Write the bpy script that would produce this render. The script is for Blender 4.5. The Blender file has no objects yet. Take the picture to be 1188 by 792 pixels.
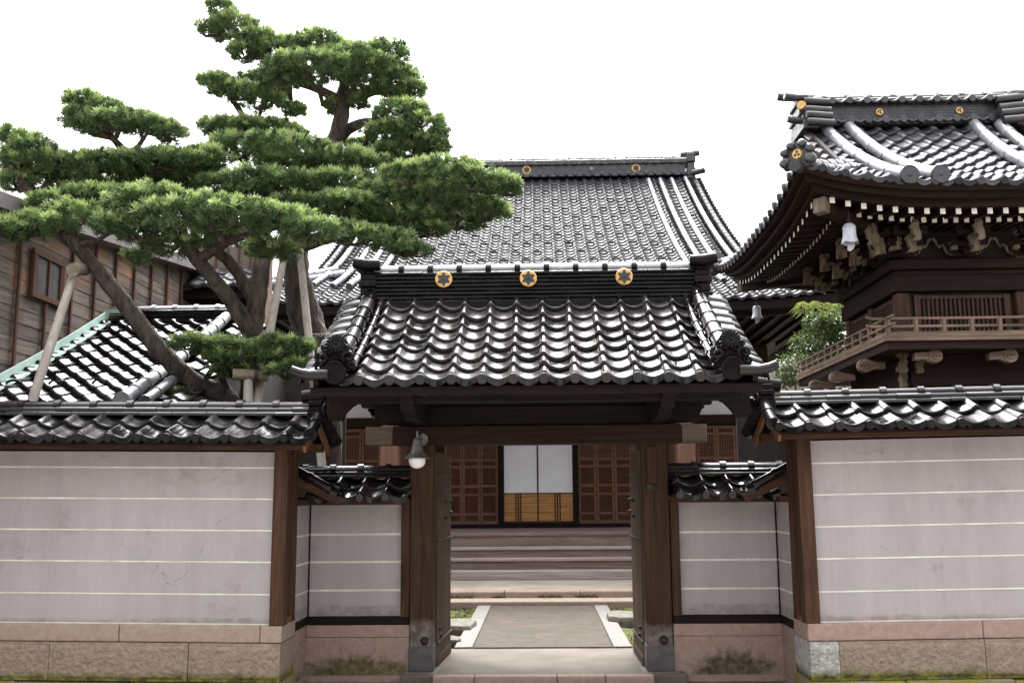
import bpy, bmesh, math, random
import numpy as np
from mathutils import Vector, Matrix

SC = bpy.context.scene
COL = SC.collection
rad = math.radians
random.seed(7)
rng = np.random.default_rng(7)

# ------------------------------------------------------------------ camera, sky, sun, exposure
F = 1150.0
EYE = Vector((0, 0, 1.68))
cam_data = bpy.data.cameras.new('camera')
cam = bpy.data.objects.new('camera', cam_data)
COL.objects.link(cam)
SC.camera = cam
cam_data.sensor_width = 36
cam_data.lens = 36 * F / 1188
cam_data.clip_start = 0.05
cam_data.clip_end = 2000
CAM_R = (Matrix.Rotation(math.atan(32 / F), 3, 'Z') @ Matrix.Rotation(rad(90) + math.atan(178 / F), 3, 'X')
         @ Matrix.Rotation(rad(-0.45), 3, 'Z'))
cam.location = EYE
cam.rotation_euler = CAM_R.to_euler()

world = bpy.data.worlds.new('World')
SC.world = world
world.use_nodes = True
wn, wl = world.node_tree.nodes, world.node_tree.links
bg = wn['Background']
sky = wn.new('ShaderNodeTexSky')
sky.sky_type = 'NISHITA'
sky.sun_disc = False
SUN_EL, SUN_AZ = rad(57), rad(-4)
sky.sun_elevation = SUN_EL
sky.sun_rotation = SUN_AZ
sky.air_density = 1.0
sky.dust_density = 4.0
sky.ozone_density = 1.0
hs = wn.new('ShaderNodeHueSaturation')
hs.inputs['Saturation'].default_value = 0.12
wl.new(sky.outputs[0], hs.inputs['Color'])
# overcast: the cloud deck is about three times as bright overhead as at the horizon
wtc = wn.new('ShaderNodeTexCoord')
wsx = wn.new('ShaderNodeSeparateXYZ')
wl.new(wtc.outputs['Generated'], wsx.inputs[0])
wmr = wn.new('ShaderNodeMapRange')
wmr.inputs[1].default_value = 0.0
wmr.inputs[2].default_value = 1.0
wmr.inputs[3].default_value = 0.32
wmr.inputs[4].default_value = 2.4
wl.new(wsx.outputs[2], wmr.inputs[0])
wmx = wn.new('ShaderNodeMix')
wmx.data_type = 'RGBA'
wmx.blend_type = 'MULTIPLY'
wmx.inputs[0].default_value = 1
wl.new(hs.outputs[0], wmx.inputs[6])
wl.new(wmr.outputs[0], wmx.inputs[7])
wl.new(wmx.outputs[2], bg.inputs[0])
bg.inputs[1].default_value = 0.15

sun_data = bpy.data.lights.new('sun', 'SUN')
sun = bpy.data.objects.new('sun', sun_data)
COL.objects.link(sun)
sun_data.energy = 0.6
sun_data.angle = rad(32)
sun_data.color = (1, 0.97, 0.92)
d = Vector((math.sin(SUN_AZ) * math.cos(SUN_EL), math.cos(SUN_AZ) * math.cos(SUN_EL), math.sin(SUN_EL)))
sun.rotation_euler = d.to_track_quat('Z', 'Y').to_euler()

SC.view_settings.view_transform = 'Standard'
SC.view_settings.look = 'None'
SC.view_settings.exposure = 2.1
SC.view_settings.gamma = 1
SC.view_settings.use_curve_mapping = False
SC.cycles.max_bounces = 8
SC.cycles.use_denoising = True


def at(u, v, Y):
    """a point of the place at depth Y metres, from where the survey photograph shows it"""
    r = CAM_R @ Vector((u - 594, 396 - v, -F))
    return EYE + r * (Y / r.y)


# ------------------------------------------------------------------ materials
def mat(name, c1, c2, scale=4, stretch=(1, 1, 1), rough=0.6, rvar=0.0, bump=0.2, bscale=30, bstretch=None, detail=6,
        coat=0.0, coat_rough=0.1, ior=1.5, tv=0.0, moss=None, metallic=0.0, dist=0.0, spots=None, subs=0.0, bdist=0.02, arch=None, arch_cols=((0.038, 0.030, 0.020, 1), (0.14, 0.115, 0.075, 1)), spec=0.5, rtv=0.0):
    m = bpy.data.materials.new(name)
    m.use_nodes = True
    n, l = m.node_tree.nodes, m.node_tree.links
    b = n['Principled BSDF']
    tc = n.new('ShaderNodeTexCoord')
    mp = n.new('ShaderNodeMapping')
    mp.inputs['Scale'].default_value = stretch
    l.new(tc.outputs['Object'], mp.inputs[0])
    no = n.new('ShaderNodeTexNoise')
    no.inputs['Scale'].default_value = scale
    no.inputs['Detail'].default_value = detail
    no.inputs['Roughness'].default_value = 0.65
    no.inputs['Distortion'].default_value = dist
    l.new(mp.outputs[0], no.inputs[0])
    cr = n.new('ShaderNodeValToRGB')
    cr.color_ramp.elements[0].position = 0.32
    cr.color_ramp.elements[1].position = 0.68
    cr.color_ramp.elements[0].color = (*c1, 1)
    cr.color_ramp.elements[1].color = (*c2, 1)
    l.new(no.outputs[0], cr.inputs[0])
    col = cr.outputs[0]
    if spots:
        sc_, thr, sc_col = spots
        n2 = n.new('ShaderNodeTexNoise')
        n2.inputs['Scale'].default_value = sc_
        n2.inputs['Detail'].default_value = 8
        n2.inputs['Roughness'].default_value = 0.7
        l.new(tc.outputs['Object'], n2.inputs[0])
        r2 = n.new('ShaderNodeMapRange')
        r2.inputs[1].default_value = thr
        r2.inputs[2].default_value = thr + 0.09
        l.new(n2.outputs[0], r2.inputs[0])
        mx = n.new('ShaderNodeMix')
        mx.data_type = 'RGBA'
        l.new(r2.outputs[0], mx.inputs[0])
        l.new(col, mx.inputs[6])
        mx.inputs[7].default_value = (*sc_col, 1)
        col = mx.outputs[2]
    if moss:
        z0, z1, mc1, mc2 = moss
        sx = n.new('ShaderNodeSeparateXYZ')
        l.new(tc.outputs['Object'], sx.inputs[0])
        n3 = n.new('ShaderNodeTexNoise')
        n3.inputs['Scale'].default_value = 2.3
        n3.inputs['Detail'].default_value = 9
        n3.inputs['Roughness'].default_value = 0.7
        l.new(tc.outputs['Object'], n3.inputs[0])
        ma = n.new('ShaderNodeMath')
        ma.operation = 'MULTIPLY_ADD'
        l.new(n3.outputs[0], ma.inputs[0])
        ma.inputs[1].default_value = -(z1 - z0) * 2.2
        l.new(sx.outputs[2], ma.inputs[2])
        r3 = n.new('ShaderNodeMapRange')
        r3.inputs[1].default_value = z0 - (z1 - z0) * 0.55
        r3.inputs[2].default_value = z0 - (z1 - z0) * 1.25
        l.new(ma.outputs[0], r3.inputs[0])
        n4 = n.new('ShaderNodeTexNoise')
        n4.inputs['Scale'].default_value = 14
        l.new(tc.outputs['Object'], n4.inputs[0])
        c4 = n.new('ShaderNodeValToRGB')
        c4.color_ramp.elements[0].position = 0.35
        c4.color_ramp.elements[1].position = 0.65
        c4.color_ramp.elements[0].color = (*mc1, 1)
        c4.color_ramp.elements[1].color = (*mc2, 1)
        l.new(n4.outputs[0], c4.inputs[0])
        mx = n.new('ShaderNodeMix')
        mx.data_type = 'RGBA'
        l.new(r3.outputs[0], mx.inputs[0])
        l.new(col, mx.inputs[6])
        l.new(c4.outputs[0], mx.inputs[7])
        col = mx.outputs[2]
    if arch:
        # a damp stain with a rounded top and a ragged edge
        ax, arx, az, arz = arch
        sx = n.new('ShaderNodeSeparateXYZ')
        l.new(tc.outputs['Object'], sx.inputs[0])
        n3 = n.new('ShaderNodeTexNoise')
        n3.inputs['Scale'].default_value = 9
        n3.inputs['Detail'].default_value = 8
        n3.inputs['Roughness'].default_value = 0.7
        l.new(tc.outputs['Object'], n3.inputs[0])

        def math_(op, a_, b_):
            q = n.new('ShaderNodeMath')
            q.operation = op
            for i_, val in enumerate((a_, b_)):
                if isinstance(val, (int, float)):
                    q.inputs[i_].default_value = val
                else:
                    l.new(val, q.inputs[i_])
            return q.outputs[0]
        ex = math_('DIVIDE', math_('SUBTRACT', sx.outputs[0], ax), arx)
        ez = math_('DIVIDE', math_('SUBTRACT', sx.outputs[2], az), arz)
        rr_ = math_('ADD', math_('POWER', math_('ABSOLUTE', ex, 0), 2.0), math_('POWER', math_('ABSOLUTE', ez, 0), 2.0))
        rr_ = math_('ADD', rr_, math_('MULTIPLY', math_('SUBTRACT', n3.outputs[0], 0.5), 2.6))
        r3 = n.new('ShaderNodeMapRange')
        r3.inputs[1].default_value = 1.0
        r3.inputs[2].default_value = 0.45
        l.new(rr_, r3.inputs[0])
        n4 = n.new('ShaderNodeTexNoise')
        n4.inputs['Scale'].default_value = 16
        n4.inputs['Detail'].default_value = 6
        l.new(tc.outputs['Object'], n4.inputs[0])
        c4 = n.new('ShaderNodeValToRGB')
        for e_, p_, cc in zip(range(2), (0.35, 0.7), arch_cols):
            c4.color_ramp.elements[e_].position = p_
            c4.color_ramp.elements[e_].color = cc
        l.new(n4.outputs[0], c4.inputs[0])
        mx = n.new('ShaderNodeMix')
        mx.data_type = 'RGBA'
        l.new(r3.outputs[0], mx.inputs[0])
        l.new(col, mx.inputs[6])
        l.new(c4.outputs[0], mx.inputs[7])
        col = mx.outputs[2]
    at_ = None
    if tv:
        at_ = n.new('ShaderNodeAttribute')
        at_.attribute_name = 'tv'
        mr = n.new('ShaderNodeMapRange')
        mr.inputs[3].default_value = 1 - tv
        mr.inputs[4].default_value = 1 + tv
        l.new(at_.outputs['Fac'], mr.inputs[0])
        mx = n.new('ShaderNodeMix')
        mx.data_type = 'RGBA'
        mx.blend_type = 'MULTIPLY'
        mx.inputs[0].default_value = 1
        l.new(col, mx.inputs[6])
        l.new(mr.outputs[0], mx.inputs[7])
        col = mx.outputs[2]
    l.new(col, b.inputs['Base Color'])
    b.inputs['Roughness'].default_value = rough
    if rvar:
        n5 = n.new('ShaderNodeTexNoise')
        n5.inputs['Scale'].default_value = scale * 1.7
        n5.inputs['Detail'].default_value = 5
        l.new(tc.outputs['Object'], n5.inputs[0])
        mr5 = n.new('ShaderNodeMapRange')
        mr5.inputs[1].default_value = 0.3
        mr5.inputs[2].default_value = 0.7
        mr5.inputs[3].default_value = max(0.02, rough - rvar)
        mr5.inputs[4].default_value = rough + rvar
        l.new(n5.outputs[0], mr5.inputs[0])
        rs_ = mr5.outputs[0]
        if rtv:
            # each tile has its own polish
            aa = n.new('ShaderNodeAttribute')
            aa.attribute_name = 'tv'
            m6 = n.new('ShaderNodeMath')
            m6.operation = 'MULTIPLY_ADD'
            l.new(aa.outputs['Fac'], m6.inputs[0])
            m6.inputs[1].default_value = rtv
            l.new(rs_, m6.inputs[2])
            rs_ = m6.outputs[0]
        l.new(rs_, b.inputs['Roughness'])
    b.inputs['IOR'].default_value = ior
    b.inputs['Specular IOR Level'].default_value = spec
    b.inputs['Metallic'].default_value = metallic
    b.inputs['Coat Weight'].default_value = coat
    b.inputs['Coat Roughness'].default_value = coat_rough
    if subs:
        b.inputs['Subsurface Weight'].default_value = subs
    if bump:
        mp2 = n.new('ShaderNodeMapping')
        mp2.inputs['Scale'].default_value = bstretch or stretch
        l.new(tc.outputs['Object'], mp2.inputs[0])
        nb = n.new('ShaderNodeTexNoise')
        nb.inputs['Scale'].default_value = bscale
        nb.inputs['Detail'].default_value = 6
        l.new(mp2.outputs[0], nb.inputs[0])
        bu = n.new('ShaderNodeBump')
        bu.inputs['Strength'].default_value = bump
        bu.inputs['Distance'].default_value = bdist
        l.new(nb.outputs[0], bu.inputs['Height'])
        l.new(bu.outputs[0], b.inputs['Normal'])
    return m


def wood(name, c1, c2, axis='z', rough=0.7, bump=0.35):
    st = {'x': (0.5, 9, 9), 'y': (9, 0.5, 9), 'z': (9, 9, 0.5)}[axis]
    return mat(name, c1, c2, scale=2.6, stretch=st, rough=rough, bump=bump, bscale=9, dist=0.6, bdist=0.01, tv=0.0, spec=0.14)


TILE_BLACK = mat('black_glazed_tile', (0.007, 0.0056, 0.0056), (0.016, 0.013, 0.0125), scale=5, rough=0.10, rvar=0.05, bump=0.05, bscale=18,
                 ior=1.5, tv=0.6, rtv=0.22, spec=0.28, spots=(3.5, 0.66, (0.035, 0.024, 0.018)))
TILE_COPING = mat('black_coping_tile', (0.006, 0.005, 0.0055), (0.014, 0.012, 0.0125), scale=5, rough=0.10, rvar=0.05, bump=0.05, bscale=18,
                  ior=1.5, tv=0.6, rtv=0.2, spec=0.12, spots=(3.5, 0.66, (0.035, 0.024, 0.018)))
TILE_DARK = mat('dark_ridge_tile', (0.004, 0.003, 0.003), (0.009, 0.0075, 0.0075), scale=7, rough=0.30, rvar=0.1, bump=0.1, bscale=25,
                ior=1.5, tv=0.6, spec=0.1, spots=(6, 0.66, (0.022, 0.015, 0.012)))
TILE_GREY = mat('smoked_grey_tile', (0.020, 0.019, 0.022), (0.036, 0.034, 0.039), scale=2.5, rough=0.5, rvar=0.08, bump=0.08, bscale=20, ior=1.5,
                tv=0.5, spec=0.07, spots=(1.2, 0.62, (0.018, 0.017, 0.018)))
TILE_TOWER = mat('tower_grey_tile', (0.036, 0.034, 0.040), (0.062, 0.058, 0.068), scale=4, rough=0.45, rvar=0.1, bump=0.1, bscale=20, ior=1.5, spec=0.13,
                 tv=0.5, spots=(5, 0.64, (0.05, 0.045, 0.045)))
TILE_PALE = mat('pale_ridge_tile', (0.09, 0.09, 0.10), (0.20, 0.20, 0.215), scale=4, rough=0.35, rvar=0.1, bump=0.1, bscale=20, ior=1.6, tv=0.3)
TILE_SHADE = mat('tower_ridge_tile', (0.014, 0.012, 0.0135), (0.04, 0.036, 0.042), scale=5, rough=0.4, rvar=0.1, bump=0.15, bscale=25, ior=1.55, tv=0.4)
GOLD = mat('gold_leaf', (0.46, 0.26, 0.075), (0.66, 0.42, 0.15), scale=18, rough=0.5, bump=0.1, metallic=0.25)
CREST_BLACK = mat('crest_black', (0.012, 0.011, 0.012), (0.03, 0.028, 0.03), scale=20, rough=0.5)
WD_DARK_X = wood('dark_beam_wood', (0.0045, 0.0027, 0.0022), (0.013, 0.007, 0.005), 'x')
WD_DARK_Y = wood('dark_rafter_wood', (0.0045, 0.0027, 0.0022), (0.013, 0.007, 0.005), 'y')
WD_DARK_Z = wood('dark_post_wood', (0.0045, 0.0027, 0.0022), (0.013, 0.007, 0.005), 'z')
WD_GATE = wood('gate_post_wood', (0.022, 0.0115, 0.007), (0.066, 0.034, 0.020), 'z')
WD_POST = mat('gate_post_bleached_foot', (0.022, 0.0115, 0.007), (0.066, 0.034, 0.020), scale=2.6, stretch=(9, 9, 0.5), rough=0.7, bump=0.35, bscale=9, dist=0.6, bdist=0.01, spec=0.14,
              moss=(0.46, 0.62, (0.085, 0.065, 0.055), (0.18, 0.15, 0.135)))
WD_DOOR = wood('gate_door_wood', (0.045, 0.028, 0.019), (0.115, 0.072, 0.048), 'z')
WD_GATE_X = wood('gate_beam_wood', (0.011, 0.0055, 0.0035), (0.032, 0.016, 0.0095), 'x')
WD_END = wood('pale_beam_end_wood', (0.06, 0.042, 0.030), (0.145, 0.108, 0.082), 'x')
WD_RED = wood('reddish_post_wood', (0.022, 0.0105, 0.0065), (0.080, 0.040, 0.0225), 'z')
WD_RED_X = wood('reddish_beam_wood', (0.026, 0.012, 0.007), (0.072, 0.035, 0.020), 'x')
WD_RED_Y = wood('reddish_verge_wood', (0.08, 0.035, 0.018), (0.19, 0.09, 0.045), 'y')
WD_HALL = wood('hall_lattice_wood', (0.065, 0.032, 0.021), (0.14, 0.072, 0.047), 'z')
WD_HALL_X = wood('hall_rail_wood', (0.10, 0.052, 0.034), (0.20, 0.108, 0.073), 'x')
WD_PANEL = wood('hall_panel_wood', (0.045, 0.018, 0.010), (0.085, 0.037, 0.021), 'z')
WD_PINK = wood('porch_post_wood', (0.15, 0.075, 0.05), (0.26, 0.145, 0.105), 'z')
WD_YEL = wood('new_yellow_wood', (0.30, 0.135, 0.045), (0.55, 0.285, 0.11), 'x', rough=0.45)
WD_STEP = wood('step_wood', (0.125, 0.085, 0.07), (0.25, 0.185, 0.16), 'x')
WD_STEP_PALE = wood('worn_tread_wood', (0.22, 0.18, 0.17), (0.42, 0.36, 0.34), 'x')
WD_GREY_X = wood('weathered_rail_wood', (0.08, 0.053, 0.040), (0.25, 0.18, 0.135), 'x')
WD_GREY_Y = wood('weathered_side_rail_wood', (0.08, 0.053, 0.040), (0.25, 0.18, 0.135), 'y')
WD_GREY_Z = wood('weathered_baluster_wood', (0.08, 0.053, 0.040), (0.25, 0.18, 0.135), 'z')
WD_CARVE = wood('carved_bracket_wood', (0.07, 0.054, 0.038), (0.24, 0.19, 0.14), 'z')
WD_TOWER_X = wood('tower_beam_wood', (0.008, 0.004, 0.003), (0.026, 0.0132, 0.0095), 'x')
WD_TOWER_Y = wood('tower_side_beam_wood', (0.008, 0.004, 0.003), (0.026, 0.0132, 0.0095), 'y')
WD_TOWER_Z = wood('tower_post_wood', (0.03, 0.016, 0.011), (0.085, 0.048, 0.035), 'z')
WD_SIDING = mat('weathered_siding_wood', (0.045, 0.035, 0.029), (0.19, 0.145, 0.115), scale=2.6, stretch=(9, 0.5, 9), rough=0.8, bump=0.5, bscale=9, dist=0.6, bdist=0.01, tv=0.4,
                 spots=(0.5, 0.52, (0.22, 0.115, 0.055)))
WD_BATTEN = wood('batten_wood', (0.055, 0.026, 0.019), (0.13, 0.065, 0.045), 'z')
WHITE_END = mat('white_painted_end', (0.62, 0.58, 0.50), (0.80, 0.77, 0.70), scale=12, rough=0.7)
PLASTER = mat('mauve_grey_plaster', (0.275, 0.247, 0.245), (0.35, 0.318, 0.316), scale=1.1, stretch=(1.5, 1.5, 0.6), rough=0.85, moss=(0.665, 0.705, (0.21, 0.185, 0.175), (0.29, 0.26, 0.25)), bump=0.12, bscale=60,
              bstretch=(1, 1, 1), detail=9, bdist=0.004, spots=(1.7, 0.58, (0.25, 0.22, 0.215)))
def add_streaks(m):
    # rain streaks running down the plaster: faint narrow vertical bands
    n, l = m.node_tree.nodes, m.node_tree.links
    b = n['Principled BSDF']
    src = b.inputs['Base Color'].links[0].from_socket
    tc = n.new('ShaderNodeTexCoord')
    mp = n.new('ShaderNodeMapping')
    mp.inputs['Scale'].default_value = (7, 7, 0.5)
    l.new(tc.outputs['Object'], mp.inputs[0])
    no = n.new('ShaderNodeTexNoise')
    no.inputs['Scale'].default_value = 2.2
    no.inputs['Detail'].default_value = 8
    no.inputs['Roughness'].default_value = 0.75
    l.new(mp.outputs[0], no.inputs[0])
    mr = n.new('ShaderNodeMapRange')
    mr.inputs[1].default_value = 0.35
    mr.inputs[2].default_value = 0.68
    mr.inputs[3].default_value = 1.04
    mr.inputs[4].default_value = 0.92
    l.new(no.outputs[0], mr.inputs[0])
    mx = n.new('ShaderNodeMix')
    mx.data_type = 'RGBA'
    mx.blend_type = 'MULTIPLY'
    mx.inputs[0].default_value = 1
    l.new(src, mx.inputs[6])
    l.new(mr.outputs[0], mx.inputs[7])
    l.new(mx.outputs[2], b.inputs['Base Color'])


def add_cracks(m, scale=0.8, width=0.0035):
    # a few hairline cracks
    n, l = m.node_tree.nodes, m.node_tree.links
    b = n['Principled BSDF']
    src = b.inputs['Base Color'].links[0].from_socket
    tc = n.new('ShaderNodeTexCoord')
    nz = n.new('ShaderNodeTexNoise')
    nz.inputs['Scale'].default_value = 3
    nz.inputs['Detail'].default_value = 8
    l.new(tc.outputs['Object'], nz.inputs[0])
    mv = n.new('ShaderNodeVectorMath')
    mv.operation = 'MULTIPLY_ADD'
    l.new(nz.outputs['Color'], mv.inputs[0])
    mv.inputs[1].default_value = (0.5, 0.5, 0.5)
    l.new(tc.outputs['Object'], mv.inputs[2])
    vo = n.new('ShaderNodeTexVoronoi')
    vo.feature = 'DISTANCE_TO_EDGE'
    vo.inputs['Scale'].default_value = scale
    l.new(mv.outputs[0], vo.inputs['Vector'])
    mr = n.new('ShaderNodeMapRange')
    mr.inputs[1].default_value = width
    mr.inputs[2].default_value = width * 0.3
    l.new(vo.outputs['Distance'], mr.inputs[0])
    n2 = n.new('ShaderNodeTexNoise')
    n2.inputs['Scale'].default_value = 1.1
    l.new(tc.outputs['Object'], n2.inputs[0])
    m2 = n.new('ShaderNodeMapRange')
    m2.inputs[1].default_value = 0.5
    m2.inputs[2].default_value = 0.62
    m2.inputs[4].default_value = 0.55
    l.new(n2.outputs[0], m2.inputs[0])
    mu = n.new('ShaderNodeMath')
    mu.operation = 'MULTIPLY'
    l.new(mr.outputs[0], mu.inputs[0])
    l.new(m2.outputs[0], mu.inputs[1])
    mx = n.new('ShaderNodeMix')
    mx.data_type = 'RGBA'
    l.new(mu.outputs[0], mx.inputs[0])
    l.new(src, mx.inputs[6])
    mx.inputs[7].default_value = (0.12, 0.10, 0.095, 1)
    l.new(mx.outputs[2], b.inputs['Base Color'])


add_streaks(PLASTER)
add_cracks(PLASTER)
LINE_WHITE = mat('white_line_plaster', (0.46, 0.42, 0.36), (0.70, 0.67, 0.61), scale=5, rough=0.8)
WHITE_PLASTER = mat('white_plaster', (0.66, 0.67, 0.70), (0.78, 0.79, 0.82), scale=2, rough=0.85, bump=0.05)
PAPER = mat('white_door_paper', (0.72, 0.73, 0.77), (0.82, 0.83, 0.86), scale=1.2, rough=0.8, bump=0.04)
MOSS_A, MOSS_B = (0.035, 0.042, 0.010), (0.13, 0.135, 0.022)
STONE_PINK = mat('pink_tuff_stone', (0.235, 0.158, 0.132), (0.32, 0.225, 0.19), scale=16, rough=0.9, bump=0.35, bscale=70, bdist=0.01,
                 spots=(1.6, 0.60, (0.20, 0.155, 0.12)))
STONE_PINK_MOSS = mat('pink_tuff_stained', (0.235, 0.158, 0.132), (0.32, 0.225, 0.19), scale=16, rough=0.9, bump=0.35, bscale=70, bdist=0.01,
                      spots=(1.8, 0.62, (0.17, 0.12, 0.09)), arch=(0.0, 0.42, 0.03, 0.25))
STONE_PINK_GREEN = mat('pink_tuff_mossy', (0.235, 0.158, 0.132), (0.32, 0.225, 0.19), scale=16, rough=0.9, bump=0.35, bscale=70, bdist=0.01,
                      spots=(1.8, 0.62, (0.17, 0.12, 0.09)), arch=(0.0, 0.60, -0.02, 0.27), arch_cols=((0.055, 0.045, 0.020, 1), (0.15, 0.125, 0.055, 1)))
STONE_BEIGE = mat('beige_tuff_stone', (0.235, 0.175, 0.135), (0.315, 0.245, 0.195), scale=14, rough=0.9, bump=0.4, bscale=70, bdist=0.01,
                  spots=(1.6, 0.60, (0.19, 0.14, 0.10)))
STONE_ROUGH = mat('rough_tuff_block', (0.185, 0.138, 0.102), (0.285, 0.222, 0.170), scale=16, rough=0.95, bump=1.0, bscale=30, bdist=0.03,
                  moss=(0.215, 0.30, (0.06, 0.062, 0.013), (0.17, 0.16, 0.03)))
STONE_GREY = mat('pale_grey_rock', (0.20, 0.20, 0.18), (0.46, 0.45, 0.42), scale=26, rough=0.95, bump=1.0, bscale=34, bdist=0.03,
                 moss=(0.20, 0.30, MOSS_A, MOSS_B))
STONE_MOSSY = mat('mossy_plinth', (0.14, 0.105, 0.07), (0.26, 0.2, 0.14), scale=18, rough=0.95, bump=0.8, bscale=40, bdist=0.02,
                  spots=(5, 0.46, (0.17, 0.155, 0.02)))
GRANITE = mat('pale_granite', (0.10, 0.09, 0.082), (0.185, 0.17, 0.155), scale=60, rough=0.85, bump=0.2, bscale=90, bdist=0.004, spots=(3, 0.66, (0.3, 0.27, 0.22)))
SLAB = mat('brown_path_slab', (0.024, 0.0175, 0.010), (0.062, 0.046, 0.028), scale=6, rough=0.9, bump=0.5, bscale=90, bdist=0.01,
           spots=(1.3, 0.54, (0.028, 0.028, 0.009)))
THRESH = mat('worn_threshold_stone', (0.070, 0.057, 0.042), (0.145, 0.121, 0.095), scale=1.6, rough=0.85, bump=0.25, bscale=60, bdist=0.006,
             spots=(2.4, 0.62, (0.05, 0.045, 0.028)))
LANDING = mat('landing_stone', (0.22, 0.175, 0.135), (0.36, 0.305, 0.25), scale=1.4, rough=0.85, bump=0.3, bscale=50, bdist=0.006,
              spots=(2.0, 0.60, (0.15, 0.115, 0.08)))
STREET = mat('pale_street_paving', (0.33, 0.305, 0.265), (0.48, 0.45, 0.40), scale=2.2, rough=0.9, bump=0.3, bscale=90, bdist=0.006,
             spots=(3, 0.6, (0.22, 0.20, 0.15)))
ASPHALT = mat('street_concrete', (0.26, 0.245, 0.225), (0.36, 0.345, 0.32), scale=6, rough=0.9, bump=0.4, bscale=150, bdist=0.004)
STONE_GARDEN = mat('garden_stone', (0.075, 0.066, 0.052), (0.15, 0.135, 0.11), scale=9, rough=0.9, bump=0.5, bscale=40, spots=(4, 0.6, (0.06, 0.06, 0.02)))
EARTH = mat('courtyard_earth', (0.06, 0.048, 0.034), (0.13, 0.105, 0.075), scale=3, rough=0.95, bump=0.5, bscale=30)
MOSSG = mat('ground_moss', (0.018, 0.022, 0.006), (0.13, 0.14, 0.020), scale=7, rough=0.95, bump=1.0, bscale=70, bdist=0.03, detail=10, spots=(2.4, 0.58, (0.035, 0.028, 0.018)))
BARK = mat('pine_bark', (0.011, 0.008, 0.0065), (0.10, 0.073, 0.058), scale=4, stretch=(2.4, 2.4, 0.8), rough=0.95, bump=1.0, bscale=5,
           bstretch=(3, 3, 0.9), bdist=0.08, detail=10, dist=0.5)
def leafy(m, fac=0.25, gain=1.2):
    # thin leaves let light through
    n, l = m.node_tree.nodes, m.node_tree.links
    b = n['Principled BSDF']
    src = b.inputs['Base Color'].links[0].from_socket
    t = n.new('ShaderNodeBsdfTranslucent')
    g = n.new('ShaderNodeMix')
    g.data_type = 'RGBA'
    g.blend_type = 'MULTIPLY'
    g.inputs[0].default_value = 1
    l.new(src, g.inputs[6])
    g.inputs[7].default_value = (gain, gain, gain * 0.7, 1)
    l.new(g.outputs[2], t.inputs[0])
    mx = n.new('ShaderNodeMixShader')
    mx.inputs[0].default_value = fac
    l.new(b.outputs[0], mx.inputs[1])
    l.new(t.outputs[0], mx.inputs[2])
    l.new(mx.outputs[0], n['Material Output'].inputs[0])
    return m


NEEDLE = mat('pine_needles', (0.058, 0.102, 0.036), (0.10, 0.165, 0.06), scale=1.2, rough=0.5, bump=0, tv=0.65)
NEEDLE_LIT_TIP = mat('pine_lit_new_growth', (0.25, 0.34, 0.135), (0.37, 0.46, 0.20), scale=1.2, rough=0.5, bump=0, tv=0.5)  # new growth, brightened so that the pad tops look lit from above
LEAF = mat('shrub_leaf', (0.06, 0.105, 0.032), (0.16, 0.22, 0.085), scale=2.5, rough=0.3, bump=0, tv=0.5)
BLADE = mat('bamboo_leaf', (0.13, 0.165, 0.05), (0.25, 0.29, 0.11), scale=2, rough=0.45, bump=0, tv=0.4)
POLE = wood('bare_support_wood', (0.27, 0.235, 0.20), (0.45, 0.41, 0.365), 'z', rough=0.8)
LOG = wood('peeled_log_wood', (0.13, 0.11, 0.075), (0.25, 0.22, 0.16), 'x', rough=0.85)
ROPE = mat('dark_rope', (0.02, 0.016, 0.012), (0.05, 0.04, 0.03), scale=40, rough=0.9)
COPPER = mat('verdigris_copper', (0.32, 0.46, 0.40), (0.50, 0.65, 0.58), scale=3, rough=0.6, rvar=0.1, bump=0.1, bscale=10,
             spots=(4, 0.62, (0.26, 0.17, 0.10)))
METAL = mat('weathered_metal', (0.13, 0.13, 0.13), (0.26, 0.26, 0.255), scale=12, rough=0.5, metallic=0.5, bump=0.1)
SHOE = mat('post_shoe_metal', (0.05, 0.047, 0.048), (0.11, 0.105, 0.105), scale=8, rough=0.5, metallic=0.5, bump=0.2, spots=(14, 0.64, (0.2, 0.19, 0.18)))
IRON = mat('rusty_iron', (0.018, 0.013, 0.011), (0.05, 0.035, 0.028), scale=20, rough=0.6, metallic=0.4)
BELLM = mat('pale_bronze_bell', (0.36, 0.38, 0.43), (0.54, 0.56, 0.61), scale=9, rough=0.5, metallic=0.2, bump=0.1)
GLOBE = mat('opal_globe', (0.86, 0.86, 0.83), (0.92, 0.92, 0.90), scale=3, rough=0.15, bump=0, subs=0.3)
GLASS = mat('window_pane', (0.05, 0.052, 0.055), (0.12, 0.115, 0.11), scale=3, rough=0.12, bump=0, ior=1.5)
SHEET = mat('pinkish_roof_sheet', (0.11, 0.09, 0.088), (0.19, 0.165, 0.16), scale=3, rough=0.6, bump=0.1)
GUTTER = mat('copper_gutter', (0.14, 0.055, 0.035), (0.24, 0.10, 0.06), scale=8, rough=0.45, metallic=0.3)
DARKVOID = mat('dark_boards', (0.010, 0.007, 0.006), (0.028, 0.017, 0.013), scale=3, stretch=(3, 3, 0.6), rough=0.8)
CREAM_WALL = mat('cream_plaster', (0.42, 0.38, 0.31), (0.58, 0.53, 0.45), scale=2, rough=0.85)


for m_ in (NEEDLE, NEEDLE_LIT_TIP, LEAF, BLADE):
    leafy(m_)


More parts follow.
